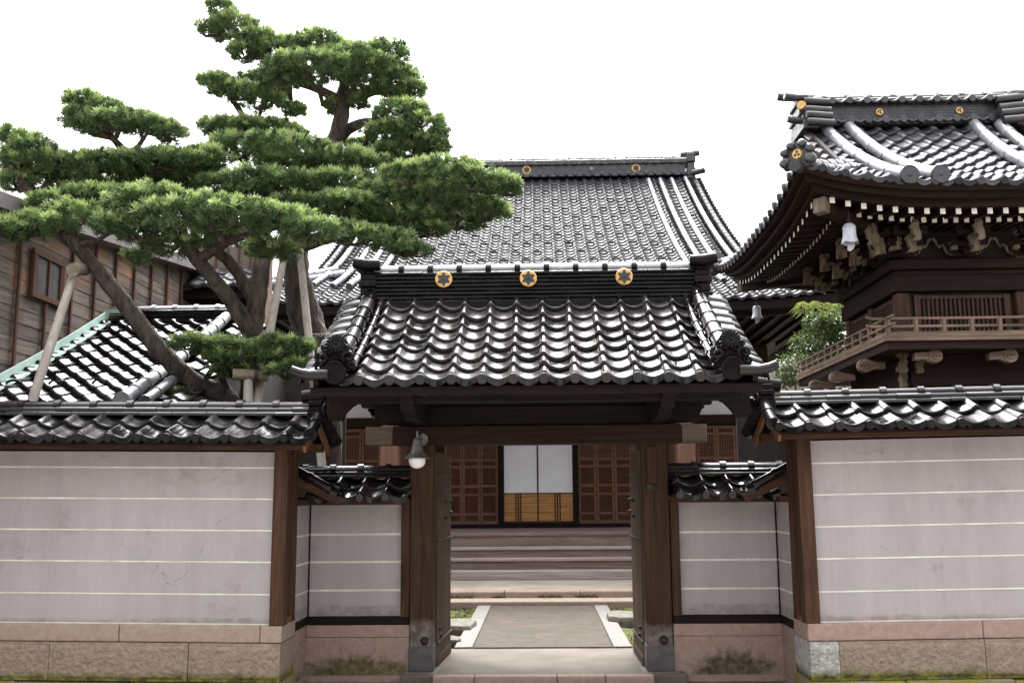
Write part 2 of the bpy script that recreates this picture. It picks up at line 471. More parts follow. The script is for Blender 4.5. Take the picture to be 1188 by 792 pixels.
# ------------------------------------------------------------------ mesh building
class MB:
    def __init__(s):
        s.v, s.f, s.m, s.sm, s.t = [], [], [], [], []

    def add(s, vs, fs, mi=0, smooth=False, tv=0.5):
        o = len(s.v)
        s.v.extend([tuple(p) for p in vs])
        s.t.extend(tv if isinstance(tv, (list, tuple)) else [tv] * len(vs))
        for f in fs:
            s.f.append(tuple(i + o for i in f))
            s.m.append(mi)
            s.sm.append(smooth)

    def box(s, x0, x1, y0, y1, z0, z1, mi=0, tv=0.5):
        s.add([(x0, y0, z0), (x1, y0, z0), (x1, y1, z0), (x0, y1, z0), (x0, y0, z1), (x1, y0, z1), (x1, y1, z1), (x0, y1, z1)],
              [(0, 3, 2, 1), (4, 5, 6, 7), (0, 1, 5, 4), (1, 2, 6, 5), (2, 3, 7, 6), (3, 0, 4, 7)], mi, False, tv)

    def bar(s, p, q, w, h, mi=0, up=(0, 0, 1), tv=0.5):
        """a straight bar from p to q, w wide (sideways) and h high (along up), centred"""
        p, q = Vector(p), Vector(q)
        dr = (q - p).normalized()
        sd = dr.cross(Vector(up))
        if sd.length < 1e-5:
            sd = dr.cross(Vector((1, 0, 0)))
        sd.normalize()
        u = sd.cross(dr).normalized()
        a, b = sd * (w / 2), u * (h / 2)
        vs = [p - a - b, p + a - b, p + a + b, p - a + b, q - a - b, q + a - b, q + a + b, q - a + b]
        s.add(vs, [(0, 1, 2, 3), (7, 6, 5, 4), (0, 4, 5, 1), (1, 5, 6, 2), (2, 6, 7, 3), (3, 7, 4, 0)], mi, False, tv)

    def tube(s, pts, radii, n=10, mi=0, smooth=True, tv=0.5, wob=0.0, flat=1.0):
        pts = [Vector(p) for p in pts]
        if not isinstance(radii, (list, tuple)):
            radii = [radii] * len(pts)
        vs = []
        prev = None
        for i, p in enumerate(pts):
            dr = (pts[min(i + 1, len(pts) - 1)] - pts[max(i - 1, 0)]).normalized()
            if prev is None:
                a = dr.cross(Vector((0, 1, 0.1)) if abs(dr.y) < 0.9 else Vector((1, 0, 0))).normalized()
            else:
                a = (prev - dr * prev.dot(dr)).normalized()
            prev = a
            b = dr.cross(a)
            for k in range(n):
                th = 2 * math.pi * k / n
                r = radii[i] * (1 + (random.uniform(-wob, wob) if wob else 0))
                vs.append(p + a * (math.cos(th) * r) + b * (math.sin(th) * r * flat))
        fs = []
        for i in range(len(pts) - 1):
            for k in range(n):
                fs.append((i * n + k, i * n + (k + 1) % n, (i + 1) * n + (k + 1) % n, (i + 1) * n + k))
        s.add(vs, fs, mi, smooth, tv)
        for e in (0, len(pts) - 1):
            c = vs[e * n:(e + 1) * n]
            s.add(c, [tuple(range(n))], mi, False, tv)

    def lathe(s, c, prof, n=20, mi=0, axis='z', tv=0.5):
        """prof: list of (radius, height) turned round the axis through c"""
        c = Vector(c)
        vs = []
        for r, h in prof:
            for k in range(n):
                th = 2 * math.pi * k / n
                a, b = math.cos(th) * r, math.sin(th) * r
                if axis == 'z':
                    vs.append(c + Vector((a, b, h)))
                elif axis == 'y':
                    vs.append(c + Vector((a, h, b)))
                else:
                    vs.append(c + Vector((h, a, b)))
        fs = []
        for i in range(len(prof) - 1):
            for k in range(n):
                fs.append((i * n + k, i * n + (k + 1) % n, (i + 1) * n + (k + 1) % n, (i + 1) * n + k))
        s.add(vs, fs, mi, True, tv)
        for e in (0, len(prof) - 1):
            if prof[e][0] > 1e-4:
                s.add(vs[e * n:(e + 1) * n], [tuple(range(n))], mi, False, tv)

    def prism(s, pts, a, b, mi=0, tv=0.5):
        """outline pts (3D) extruded by the vector from a to b"""
        dv = Vector(b) - Vector(a)
        vs = [Vector(p) for p in pts]
        n = len(vs)
        al = vs + [p + dv for p in vs]
        s.add(al, [tuple(range(n)), tuple(range(2 * n - 1, n - 1, -1))] + [(i, (i + 1) % n, n + (i + 1) % n, n + i) for i in range(n)], mi, False, tv)

    def sweep(s, path, prof, mi=0, smooth=False, tv=0.5, closed=True):
        """prof (side, up) swept along path; side is horizontal"""
        path = [Vector(p) for p in path]
        n = len(prof)
        vs = []
        for i, p in enumerate(path):
            dr = (path[min(i + 1, len(path) - 1)] - path[max(i - 1, 0)]).normalized()
            sd = dr.cross(Vector((0, 0, 1))).normalized()
            up = sd.cross(dr)
            for a, b in prof:
                vs.append(p + sd * a + up * b)
        fs = []
        for i in range(len(path) - 1):
            for k in range(n if closed else n - 1):
                fs.append((i * n + k, i * n + (k + 1) % n, (i + 1) * n + (k + 1) % n, (i + 1) * n + k))
        s.add(vs, fs, mi, smooth, tv)
        if closed:
            for e in (0, len(path) - 1):
                s.add(vs[e * n:(e + 1) * n], [tuple(range(n))], mi, False, tv)

    def shift(s, fn):
        s.v = [tuple(fn(Vector(p))) for p in s.v]


ORG = {}


def mk(name, mb, mats, parent=None, loc=None, bev=0.0, sub=0):
    org = ORG[parent] if parent is not None else Vector(loc or (0, 0, 0))
    me = bpy.data.meshes.new(name)
    v = np.array(mb.v, dtype=np.float64) - np.array(org)
    me.from_pydata(v.tolist(), [], mb.f)
    if not isinstance(mats, (list, tuple)):
        mats = [mats]
    for m in mats:
        me.materials.append(m)
    me.polygons.foreach_set('material_index', mb.m)
    me.polygons.foreach_set('use_smooth', mb.sm)
    a = me.attributes.new('tv', 'FLOAT', 'POINT')
    a.data.foreach_set('value', mb.t)
    me.update()
    o = bpy.data.objects.new(name, me)
    COL.objects.link(o)
    if parent is None:
        o.location = org
    else:
        o.parent = parent
    ORG[o] = org
    if bev:
        md = o.modifiers.new('edge_wear', 'BEVEL')
        md.width = bev
        md.segments = 2
        md.limit_method = 'ANGLE'
        md.angle_limit = rad(50)
        md.use_clamp_overlap = True
    return o


def tag(o, label=None, cat=None, group=None, kind=None):
    if label:
        o['label'] = label
    if cat:
        o['category'] = cat
    if group:
        o['group'] = group
    if kind:
        o['kind'] = kind
    return o


def root(name, loc, label, cat, group=None):
    o = bpy.data.objects.new(name, None)
    o.empty_display_size = 0.3
    COL.objects.link(o)
    o.location = loc
    ORG[o] = Vector(loc)
    return tag(o, label, cat, group)


def clone(o, parent, offset, name=None):
    c = o.copy()
    COL.objects.link(c)
    c.parent = parent
    c.location = o.location + Vector(offset)
    return c


# ------------------------------------------------------------------ tiles
def pan_profile(u, roll=0.30, hr=0.030, hd=0.024):
    if u < roll:
        return hr * math.sin(math.pi * u / roll)
    return -hd * math.sin(math.pi * (u - roll) / (1 - roll))


def slope(x0, w, yr, zr, ye, ze, nrow, sag=0.0, lift=None, axis='x', y0=None):
    """a roof slope running down from the ridge (yr, zr) to the eave (ye, ze); columns along axis"""
    def f(s, t):
        a = t / nrow
        x = x0 + s * w
        y = yr + (ye - yr) * a
        z = zr + (ze - zr) * a - sag * 4 * a * (1 - a)
        if lift:
            z += lift(x, y)
        return Vector((x, y, z)) if axis == 'x' else Vector((y, x, z))
    return f


def tiles(mb, f, ncol, nrow, prof=pan_profile, k=1.0, lip=0.03, segs=9, mask=None, jit=0.004, mi=0, fine=True, bumps=None, cols0=0, eave=True,
          disc_r=0.04, disc_skip=()):
    us = [i / segs for i in range(segs + 1)]
    ps = [prof(u) * k for u in us]
    if fine:
        rows = [(-0.06, 0.0), (0.90, lip), (0.965, lip * 0.93), (1.0, lip * 0.55), (0.99, -0.25 * lip)]
    else:
        rows = [(-0.06, 0.0), (0.93, lip), (1.0, lip * 0.5), (0.985, -0.2 * lip)]
    ns = segs + 1
    for c in range(cols0, ncol):
        for r in range(nrow):
            cp = f(c + 0.5, r + 0.5)
            if mask and not mask(cp):
                continue
            du = (f(c + 0.6, r + 0.5) - f(c + 0.4, r + 0.5))
            dt = (f(c + 0.5, r + 0.55) - f(c + 0.5, r + 0.45))
            nr = du.cross(dt).normalized()
            if nr.z < 0:
                nr = -nr
            j0, j1, j2 = random.uniform(-jit, jit), random.uniform(-jit, jit), random.uniform(-jit, jit)
            js = random.uniform(-0.025, 0.025)
            vs = []
            for t, h in rows:
                tt = r + max(t, 0 if r == 0 else t) + (random.uniform(-0.01, 0.01) if t > 0.9 else 0) * 0
                for i, u in enumerate(us):
                    s_ = c + js * 0.5 + u * 1.01
                    vs.append(f(s_, tt) + nr * (ps[i] + h + (j0 if t > 0.5 else j2) + 2.2 * j1 * (u - 0.5)))
            fs = []
            for a in range(len(rows) - 1):
                for i in range(segs):
                    fs.append((a * ns + i, a * ns + i + 1, (a + 1) * ns + i + 1, (a + 1) * ns + i))
            mb.add(vs, fs, mi, True, random.random())
            if bumps and bumps(c, r):
                # snow guard: a small raised arch on the tile
                base = f(c + 0.62, r + 0.62) + nr * (lip * 0.6)
                e = du.normalized()
                pts = [base + e * (0.085 * math.cos(th)) + nr * (0.05 * math.sin(th)) for th in [math.pi * q / 6 for q in range(7)]]
                mb.tube(pts, 0.014, 5, mi, True, random.random())
        if eave:
            r = nrow - 1
            cp = f(c + 0.5, r + 0.5)
            if mask and not mask(cp):
                continue
            dt = (f(c + 0.5, nrow) - f(c + 0.5, nrow - 0.2)).normalized()
            du = (f(c + 0.6, nrow) - f(c + 0.4, nrow)).normalized()
            nr = du.cross(dt)
            if nr.z < 0:
                nr = -nr
            w = (f(c + 1, nrow) - f(c, nrow)).length
            tvr = random.random()
            # hanging front band of the eave tile
            a, b = [], []
            for i, u in enumerate(us):
                p = f(c + u, nrow) + nr * (ps[i] + lip * 0.6)
                a.append(p)
                dep = 0.030 if u > 0.28 else 0.015
                b.append(p - Vector((0, 0, 1)) * (dep + 0.012 * math.sin(math.pi * min(1, max(0, (u - 0.3) / 0.7)))) + dt * 0.004)
            mb.add(a + b, [(i, i + 1, ns + i + 1, ns + i) for i in range(segs)], mi, True, tvr)
            if c not in disc_skip:
                ctr = f(c + 0.15, nrow) + nr * (lip * 0.4 - 0.004)
                hd = Vector((dt.x, dt.y, dt.z * 0.5)).normalized()
                mb.tube([ctr - hd * 0.10, ctr + hd * 0.022, ctr + hd * 0.028], [disc_r, disc_r, disc_r * 0.86], 14, mi, True, tvr)


def roll_tiles(mb, pts, r, seg=0.28, mi=0, n=10, collar=0.012):
    """a line of half-round cover tiles along pts, each slightly overlapping the next"""
    pts = [Vector(p) for p in pts]
    L = [0]
    for a, b in zip(pts, pts[1:]):
        L.append(L[-1] + (b - a).length)

    def P(dist):
        dist = max(0, min(L[-1], dist))
        for i in range(len(pts) - 1):
            if dist <= L[i + 1] or i == len(pts) - 2:
                return pts[i].lerp(pts[i + 1], (dist - L[i]) / max(1e-6, L[i + 1] - L[i]))
    k = max(1, round(L[-1] / seg))
    for i in range(k):
        a, b = L[-1] * i / k, L[-1] * (i + 1) / k
        tvr = random.random()
        q = [P(a - 0.004), P(a + (b - a) * 0.5), P(b - 0.03), P(b), P(b)]
        mb.tube([q[0], q[1], q[2], q[3]], [r * 0.96, r * 0.98, r, r], n, mi, True, tvr)
        if collar:
            mb.tube([P(b - 0.035), P(b)], [r + collar * 0.6, r + collar * 0.6], n, mi, True, tvr)


def noshi(mb, p, q, layers, w0, w1, h, mi=0, seg=0.30, gap=0.005):
    """flat ridge tiles laid in courses from p to q; the top face narrower than the bottom"""
    p, q = Vector(p), Vector(q)
    L = (q - p).length
    dr = (q - p) / L
    z = 0
    core = [(-w1 / 2 + 0.03, 0), (w1 / 2 - 0.03, 0), (w1 / 2 - 0.03, layers * h - 0.004), (-w1 / 2 + 0.03, layers * h - 0.004)]
    mb.sweep([p, q], core, mi)
    for i in range(layers):
        w = w0 + (w1 - w0) * i / max(1, layers - 1)
        k = max(1, round(L / seg))
        off = 0.5 * (i % 2)
        cuts = [0] + [(j + off) * L / k for j in range(k + 1) if 0.01 < (j + off) * L / k < L - 0.01] + [L]
        for a, b in zip(cuts, cuts[1:]):
            dz = random.uniform(-0.002, 0.002)
            dw = random.uniform(-0.003, 0.003)
            pr = [(-w / 2 - 0.010 + dw, 0.004), (-w / 2 - 0.006 + dw, h * 0.62), (-w / 2 + 0.012, h - 0.001), (w / 2 - 0.012, h - 0.001),
                  (w / 2 + 0.006 + dw, h * 0.62), (w / 2 + 0.010 + dw, 0.004)]
            up = Vector((0, 0, z + dz))
            mb.sweep([p + dr * (a + gap / 2) + up, p + dr * (b - gap / 2) + up], pr, mi, False, random.random())
        z += h


def ridge_cap(mb, p, q, r, seg=0.31, mi=0, collar=0.016, mc=None):
    p, q = Vector(p), Vector(q)
    L = (q - p).length
    dr = (q - p) / L
    k = max(1, round(L / seg))
    arc = [(r * math.cos(math.pi * i / 10), r * 0.72 * math.sin(math.pi * i / 10)) for i in range(11)]
    arc2 = [((r + collar) * math.cos(math.pi * i / 10), (r * 0.72 + collar) * math.sin(math.pi * i / 10)) for i in range(11)]
    for i in range(k):
        a, b = L * i / k, L * (i + 1) / k
        t = random.random()
        mb.sweep([p + dr * a, p + dr * (b - 0.003)], arc, mi, True, t)
        mb.sweep([p + dr * (b - 0.05), p + dr * (b + 0.004)], arc2, mi if mc is None else mc, True, t)


def crest(parent, c, r, name='crest', dirn=Vector((0, -1, 0)), star=True):
    """gold disc with a dark six-pointed star, facing dirn"""
    c = Vector(c)
    mb = MB()
    e = Vector((0, 0, 1)).cross(dirn).normalized()
    if e.length < 0.5:
        e = Vector((1, 0, 0))
    up = Vector((0, 0, 1))
    mb.tube([c, c + dirn * 0.018, c + dirn * 0.024], [r, r, r * 0.93], 28, 0)
    if star:
        pts = []
        for k in range(36):
            th = 2 * math.pi * k / 36
            ph = abs(((k / 6.0) % 1.0) - 0.5) * 2      # 1 at points, 0 in hollows
            rr = r * (0.50 + 0.36 * ph ** 1.6)
            pts.append(c + dirn * 0.0245 + e * (math.sin(th) * rr) + up * (math.cos(th) * rr))
        mb.prism(pts, (0, 0, 0), dirn * 0.006, 1)
        mb.tube([c + dirn * 0.028, c + dirn * 0.036], [r * 0.2, r * 0.12], 10, 1)
    else:
        for k in range(3):
            th = 2 * math.pi * k / 3 + 0.5
            q = c + dirn * 0.024 + e * (math.sin(th) * r * 0.38) + up * (math.cos(th) * r * 0.38)
            mb.tube([q, q + dirn * 0.008], [r * 0.28, r * 0.2], 10, 1)
    return mk(name, mb, [GOLD, CREST_BLACK], parent)


def flower_disc(mb, c, r, dirn, mi=0, petals=16):
    c = Vector(c)
    dirn = Vector(dirn).normalized()
    e = Vector((0, 0, 1)).cross(dirn).normalized()
    up = dirn.cross(e)
    mb.tube([c - dirn * 0.03, c], [r * 0.98, r * 0.9], 24, mi)
    for k in range(petals):
        th = 2 * math.pi * k / petals
        o = e * math.sin(th) + up * math.cos(th)
        mb.tube([c + o * r * 0.25 + dirn * 0.004, c + o * r * 0.6 + dirn * 0.016, c + o * r * 0.97 + dirn * 0.006], [0.010, r * 0.12, r * 0.15], 7, mi)
    mb.tube([c, c + dirn * 0.022], [r * 0.24, r * 0.16], 12, mi)


def curl(mb, c, r, dirn, turn=1, mi=0, th=0.02, a0=0.0):
    """a raised spiral scroll on a demon tile"""
    c = Vector(c)
    dirn = Vector(dirn).normalized()
    e = Vector((0, 0, 1)).cross(dirn).normalized()
    up = dirn.cross(e)
    pts = []
    for k in range(15):
        q = k / 14
        ang = a0 + turn * (0.5 + q * 1.55) * 2 * math.pi * 0.75
        rr = r * (1 - 0.82 * q)
        pts.append(c + e * (math.cos(ang) * rr) + up * (math.sin(ang) * rr) + dirn * (0.02 + 0.02 * q))
    mb.tube(pts, [th * (1 - 0.3 * k / 14) for k in range(15)], 7, mi)


# ------------------------------------------------------------------ the ground
mb = MB()
mb.add([(-300, -300, 0), (300, -300, 0), (300, 400, 0), (-300, 400, 0)], [(0, 1, 2, 3)])
tag(mk('ground', mb, EARTH), kind='structure')
mb = MB()
mb.add([(-60, -8, 0.004), (60, -8, 0.004), (60, 7.6, 0.004), (-60, 7.6, 0.004)], [(0, 1, 2, 3)])
tag(mk('street', mb, ASPHALT), kind='structure')
mb = MB()
for i in range(-9, 9):
    mb.box(i * 1.31, i * 1.31 + 1.302, 7.6, 8.35, -0.1, 0.035 + random.uniform(-0.003, 0.003))
for x0, x1 in ((-2.15, -1.02), (-1.012, 0.13), (0.138, 1.22), (1.228, 2.15)):
    mb.box(x0, x1, 8.358, 9.14, -0.1, 0.03 + random.uniform(-0.003, 0.003))
tag(mk('pavement', mb, STREET, bev=0.008), kind='structure')

mb = MB()
for x0, x1 in ((-0.99, -0.62), (-0.615, 0.12), (0.125, 0.55), (0.555, 0.985)):
    mb.box(x0, x1, 9.19, 9.30, -0.1, 0.085)
tag(mk('threshold_kerb', mb, STONE_PINK, bev=0.012), kind='structure')
mb = MB()
mb.box(-1.3, 1.3, 9.305, 10.86, -0.1, 0.078)
tag(mk('threshold_path', mb, THRESH, bev=0.015), kind='structure')

mb = MB()      # mossy courtyard ground with low swells
N = 60
vs = []
for j in range(N + 1):
    for i in range(N + 1):
        x, y = -4 + 8 * i / N, 10.87 + 4.6 * j / N
        h = 0.03 + 0.035 * math.sin(x * 5.1 + 1.3 * math.sin(y * 3)) * math.sin(y * 4.3 + x) + random.uniform(-0.006, 0.006)
        vs.append((x, y, max(0.006, h)))
mb.add(vs, [(j * (N + 1) + i, j * (N + 1) + i + 1, (j + 1) * (N + 1) + i + 1, (j + 1) * (N + 1) + i) for j in range(N) for i in range(N)], 0, True)
tag(mk('moss_ground', mb, MOSSG), kind='structure')

mb = MB()
mb.box(-0.745, 0.745, 10.90, 14.85, -0.05, 0.086)
for x0, x1 in ((-0.945, -0.75), (0.75, 0.945)):
    for a, b in ((10.885, 11.9), (11.906, 13.4), (13.406, 14.86)):
        mb.box(x0, x1, a, b, -0.05, 0.094 + random.uniform(-0.003, 0.003), 1)
tag(mk('courtyard_path', mb, [SLAB, GRANITE], bev=0.012), kind='structure')

mb = MB()
mb.box(-5.2, 5.2, 14.95, 15.45, -0.05, 0.14, 0)
for i in range(9):
    x = -5.2 + i * 1.156
    mb.box(x, x + 1.15, 15.45, 15.75, -0.05, 0.235 + random.uniform(-0.004, 0.004), 0)
mb.box(-5.2, 5.2, 15.754, 17.75, -0.05, 0.232, 1)
tag(mk('landing_steps', mb, [STONE_BEIGE, LANDING], bev=0.02), kind='structure')


rgw = random.Random(21)
b = MB()
for i in range(1500):
    x = rgw.uniform(-1.9, 1.9)
    if rgw.random() < 0.5:
        y, z = 15.44 + rgw.uniform(-0.03, 0.0), rgw.uniform(0.135, 0.16)
    else:
        y, z = 14.92 + rgw.uniform(-0.05, 0.02), 0.02
    if math.sin(x * 4.1) + math.sin(x * 9.3 + 1) < 0.2:
        continue
    a = rgw.uniform(0, 6.28)
    h = rgw.uniform(0.015, 0.045)
    w = rgw.uniform(0.006, 0.014)
    b.add([(x - w * math.cos(a), y - w * math.sin(a), z), (x + w * math.cos(a), y + w * math.sin(a), z), (x + rgw.uniform(-0.02, 0.02), y - 0.01, z + h)], [(0, 1, 2)], 0, False)
for i in range(2600):
    x = rgw.choice((-1, 1)) * rgw.uniform(0.95, 1.7)
    y = rgw.uniform(10.9, 14.9)
    a = rgw.uniform(0, 6.28)
    h = rgw.uniform(0.02, 0.05)
    w = 0.006
    z = 0.025
    b.add([(x - w * math.cos(a), y - w * math.sin(a), z), (x + w * math.cos(a), y + w * math.sin(a), z), (x + rgw.uniform(-0.02, 0.02), y + rgw.uniform(-0.02, 0.02), z + h)], [(0, 1, 2)], 0, False)
tag(mk('moss_tufts', b, MOSSG), kind='stuff')
b = MB()
for i in range(420):
    y = rgw.uniform(9.3, 14.8)
    x = rgw.uniform(-0.95, 0.95)
    z = 0.0815 if y < 10.85 else (0.0985 if abs(x) > 0.745 else 0.0895)
    if 10.84 < y < 10.92:
        continue
    a = rgw.uniform(0, 6.28)
    L_ = rgw.uniform(0.03, 0.07)
    b.add([(x, y, z), (x + L_ * math.cos(a), y + L_ * math.sin(a), z + 0.002), (x + L_ * math.cos(a) + 0.004, y + L_ * math.sin(a) + 0.003, z + 0.002), (x + 0.004, y + 0.003, z)], [(0, 1, 2, 3)], 0, False)
tag(mk('fallen_needles', b, WD_BATTEN), kind='stuff')


def rock(name, u, v, Y, rx, ry, rz, label, m=GRANITE, flat=False):
    c = at(u, v, Y)
    c.z = 0.0
    b = MB()
    n = 14
    top = []
    prof = [(1.0, 0.0), (1.0, rz * 0.6), (0.94, rz * 0.93), (0.6, rz)]
    jit = [random.uniform(0.86, 1.1) for _ in range(n)]
    vs = []
    for r, h in prof:
        for k in range(n):
            th = 2 * math.pi * k / n
            ex = 0.55 if flat else 0.8
            cx = math.copysign(abs(math.cos(th)) ** ex, math.cos(th))
            cy = math.copysign(abs(math.sin(th)) ** ex, math.sin(th))
            vs.append((c.x + cx * rx * r * jit[k], c.y + cy * ry * r * jit[k], h + random.uniform(-0.006, 0.006)))
    b.add(vs, [(i * n + k, i * n + (k + 1) % n, (i + 1) * n + (k + 1) % n, (i + 1) * n + k) for i in range(3) for k in range(n)], 0, False)
    b.add(vs[3 * n:], [tuple(range(n))])
    return tag(mk(name, b, m, loc=(c.x, c.y, 0), bev=0.012), label, 'stone', 'stones beside the granite path')


rock('stepping_stone', 528, 714, 12.6, 0.26, 0.42, 0.15, 'flat squared stone in the moss left of the granite path', STONE_GARDEN, True)
rock('stepping_stone', 522, 735, 11.35, 0.14, 0.16, 0.13, 'small pale stone by the open left door leaf, nearest the gate', STONE_GARDEN)
rock('garden_rock', 722, 707, 13.2, 0.22, 0.4, 0.17, 'low rounded pale rock in the moss right of the granite path', STONE_GARDEN)


# ------------------------------------------------------------------ roadside walls with tiled copings
def boundary_wall(sx, lift, label):
    """long plastered wall; sx = -1 to the left of the gate, +1 to its right"""
    R = root('plastered_wall', (sx * 2.17, 8.7, 0), label, 'wall', 'plastered walls with tiled copings')
    X = lambda x: sx * x
    xe = 9.5

    def bx(b, x0, x1, *r, **k):
        a, c = sorted((X(x0), X(x1)))
        b.box(a, c, *r, **k)

    def tilt(b):
        b.shift(lambda p: Vector((p.x, p.y, p.z + 0.013 * max(0, abs(p.x) - 2.2))))
        return b
    zt = 2.06 + lift
    # plaster panel with white lines; leans back a little towards the top
    b = MB()
    cells = [0.622, 0.865, 1.132, 1.395, 1.66, 1.925, zt]
    lean = lambda z: 8.52 + (z - 0.58) * 0.016
    for z0, z1 in zip(cells, cells[1:]):
        a0, a1 = lean(z0), lean(z1)
        ya, yb = X(2.285), X(xe)
        b.add([(ya, a0, z0), (yb, a0, z0), (yb, a1, z1), (ya, a1, z1), (ya, 8.88, z0), (yb, 8.88, z0), (yb, 8.88, z1), (ya, 8.88, z1)],
              [(0, 1, 2, 3), (4, 7, 6, 5), (0, 3, 7, 4), (1, 5, 6, 2)])
        if z0 > 0.6:
            bx(b, 2.288, xe, a0 - 0.004, a0 + 0.02, z0 - 0.006, z0 + 0.006, mi=1)
    mk('plaster_panel', tilt(b), [PLASTER, LINE_WHITE], R)
    b = MB()
    bx(b, 2.19, 2.2849, 8.62, 8.78, 0.66, zt - 0.02)
    mk('end_panel', tilt(b), WD_RED, R)
    for (ya, yb, nm) in ((8.50, 8.615, 'post'), (8.785, 8.90, 'post')):
        b = MB()
        ex = 0.0 if ya < 8.6 else 0.004
        b.add([(X(2.166 + ex), ya - 0.02, 0.620), (X(2.287), ya - 0.02, 0.620), (X(2.287), yb, 0.620), (X(2.166 + ex), yb, 0.620),
               (X(2.166 + ex), ya + 0.004, zt + 0.02), (X(2.287), ya + 0.004, zt + 0.02), (X(2.287), yb, zt + 0.02), (X(2.166 + ex), yb, zt + 0.02)],
              [(0, 1, 2, 3), (4, 5, 6, 7), (0, 1, 5, 4), (1, 2, 6, 5), (2, 3, 7, 6), (3, 0, 4, 7)])
        mk(nm, tilt(b), WD_RED, R, bev=0.006)
    b = MB()
    bx(b, 2.175, 2.282, 8.62, 8.78, 0.620, 0.66)
    mk('sill', tilt(b), WD_RED_Y, R, bev=0.004)
    # stone base: smooth top course, rough blocks, mossy plinth
    sm = STONE_BEIGE if sx < 0 else STONE_PINK
    b = MB()
    cuts = [2.175, 2.36, 3.55, 5.2, 6.9, 8.3, xe] if sx < 0 else [2.175, 3.6, 5.0, 6.3, 7.7, 8.9, xe]
    for a, c in zip(cuts, cuts[1:]):
        bx(b, a + 0.002, c - 0.002, 8.475 + random.uniform(-0.003, 0.003), 8.95, 0.476, 0.618)
    top = mk('stone_course', tilt(b), sm, R, bev=0.012)
    b = MB()
    cuts = [2.18, 2.95, 4.12, 5.25, 6.5, 7.8, xe] if sx < 0 else [2.18, 2.42, 3.60, 4.95, 6.2, 7.6, xe]
    for i, (a, c) in enumerate(zip(cuts, cuts[1:])):
        # each block: drafted margin with a rougher field standing proud
        y = 8.462 + random.uniform(-0.006, 0.006)
        m = 1 if (sx > 0 and i == 0) else 0
        bx(b, a + 0.003, c - 0.003, y, 8.95, 0.165, 0.472, mi=m)
        nx, nz = int(max(4, (c - a) * 55)), 16
        vs, fs = [], []
        for jz in range(nz + 1):
            for jx in range(nx + 1):
                px = a + 0.03 + (c - a - 0.06) * jx / nx
                pz = 0.185 + 0.262 * jz / nz
                edge = jx in (0, nx) or jz in (0, nz)
                vs.append((X(px), y - (0.001 if edge else 0.006 + random.uniform(0, 0.011)), pz + (0 if edge else random.uniform(-0.004, 0.004))))
        for jz in range(nz):
            for jx in range(nx):
                q = jz * (nx + 1) + jx
                fs.append((q, q + 1, q + nx + 2, q + nx + 1))
        b.add(vs, fs, m, True)
    mk('rough_block_course', tilt(b), [STONE_ROUGH, STONE_GREY], R)
    b = MB()
    x = 2.16
    while x < xe:
        w = random.uniform(0.5, 0.95)
        bx(b, x + 0.004, min(xe, x + w), 8.43 + random.uniform(-0.012, 0.012), 8.96, -0.1, 0.159 + random.uniform(-0.012, 0.002))
        x += w
    mk('plinth_course', tilt(b), STONE_MOSSY, R, bev=0.015)
    # coping
    zr, ze = 2.395 + lift, 2.155 + lift
    for ya, yb in ((8.40, 8.56), (8.86, 8.98)):
        b = MB()
        bx(b, 1.96, xe, ya, yb, zt + 0.012, zt + 0.085)
        mk('eave_beam', tilt(b), WD_RED_X, R, bev=0.006)
    for ya, yb in ((8.20, 8.69), (9.20, 8.71)):
        b = MB()
        b.add([(X(1.95), ya, ze - 0.035), (X(xe), ya, ze - 0.035), (X(xe), yb, zr - 0.03), (X(1.95), yb, zr - 0.03)], [(0, 1, 2, 3)])
        b.add([(X(1.95), ya, ze - 0.058), (X(xe), ya, ze - 0.058), (X(xe), yb, zr - 0.055), (X(1.95), yb, zr - 0.055)], [(0, 1, 2, 3)])
        b.add([(X(1.95), ya, ze - 0.058), (X(xe), ya, ze - 0.058), (X(xe), ya, ze - 0.035), (X(1.95), ya, ze - 0.035)], [(0, 1, 2, 3)])
        mk('eave_board', tilt(b), WD_DARK_X, R)
    # sloping boards that close the end of the coping
    for ya in (8.22, 9.18):
        b = MB()
        b.bar((X(1.962), ya, ze - 0.075), (X(1.962), 8.7, zr - 0.075), 0.026, 0.085)
        mk('verge_board', tilt(b), WD_RED_Y, R, bev=0.004)
    b = MB()
    ncol = 31
    w = 0.245
    xs = X(1.905) if sx > 0 else X(1.905) - ncol * w
    tiles(b, slope(xs, w, 8.66, zr, 8.15, ze, 2, sag=0.012), ncol, 2, k=1.15, lip=0.030, segs=10, jit=0.006)
    tiles(b, slope(xs, w, 8.74, zr, 9.25, ze, 2, sag=0.012), ncol, 2, k=1.15, lip=0.030, segs=8, jit=0.006)
    # end rolls over the verge
    for yr, ye in ((8.62, 8.17), (8.78, 9.23)):
        roll_tiles(b, [(X(1.935), yr, zr + 0.01), (X(1.92), (yr + ye) / 2, (zr + ze) / 2 + 0.008), (X(1.905), ye, ze + 0.03)], 0.05, 0.26)
    roof = mk('coping_roof', tilt(b), TILE_COPING, R)
    b = MB()
    p, q = Vector((X(2.02), 8.70, zr - 0.02)), Vector((X(xe), 8.70, zr - 0.02))
    noshi(b, p, q, 2, 0.24, 0.20, 0.040)
    ridge_cap(b, p + Vector((0, 0, 0.08)), q + Vector((0, 0, 0.08)), 0.075, 0.33)
    mk('coping_ridge', tilt(b), TILE_BLACK, roof)
    b = MB()      # stacked end ornament
    for i, (wd, z0, z1) in enumerate(((0.34, -0.06, 0.02), (0.26, 0.02, 0.07), (0.30, 0.07, 0.115), (0.20, 0.115, 0.17))):
        bx(b, 1.90 - 0.012 * (i % 2), 2.02, 8.7 - wd / 2, 8.7 + wd / 2, zr + z0, zr + z1 - 0.006, tv=random.random())
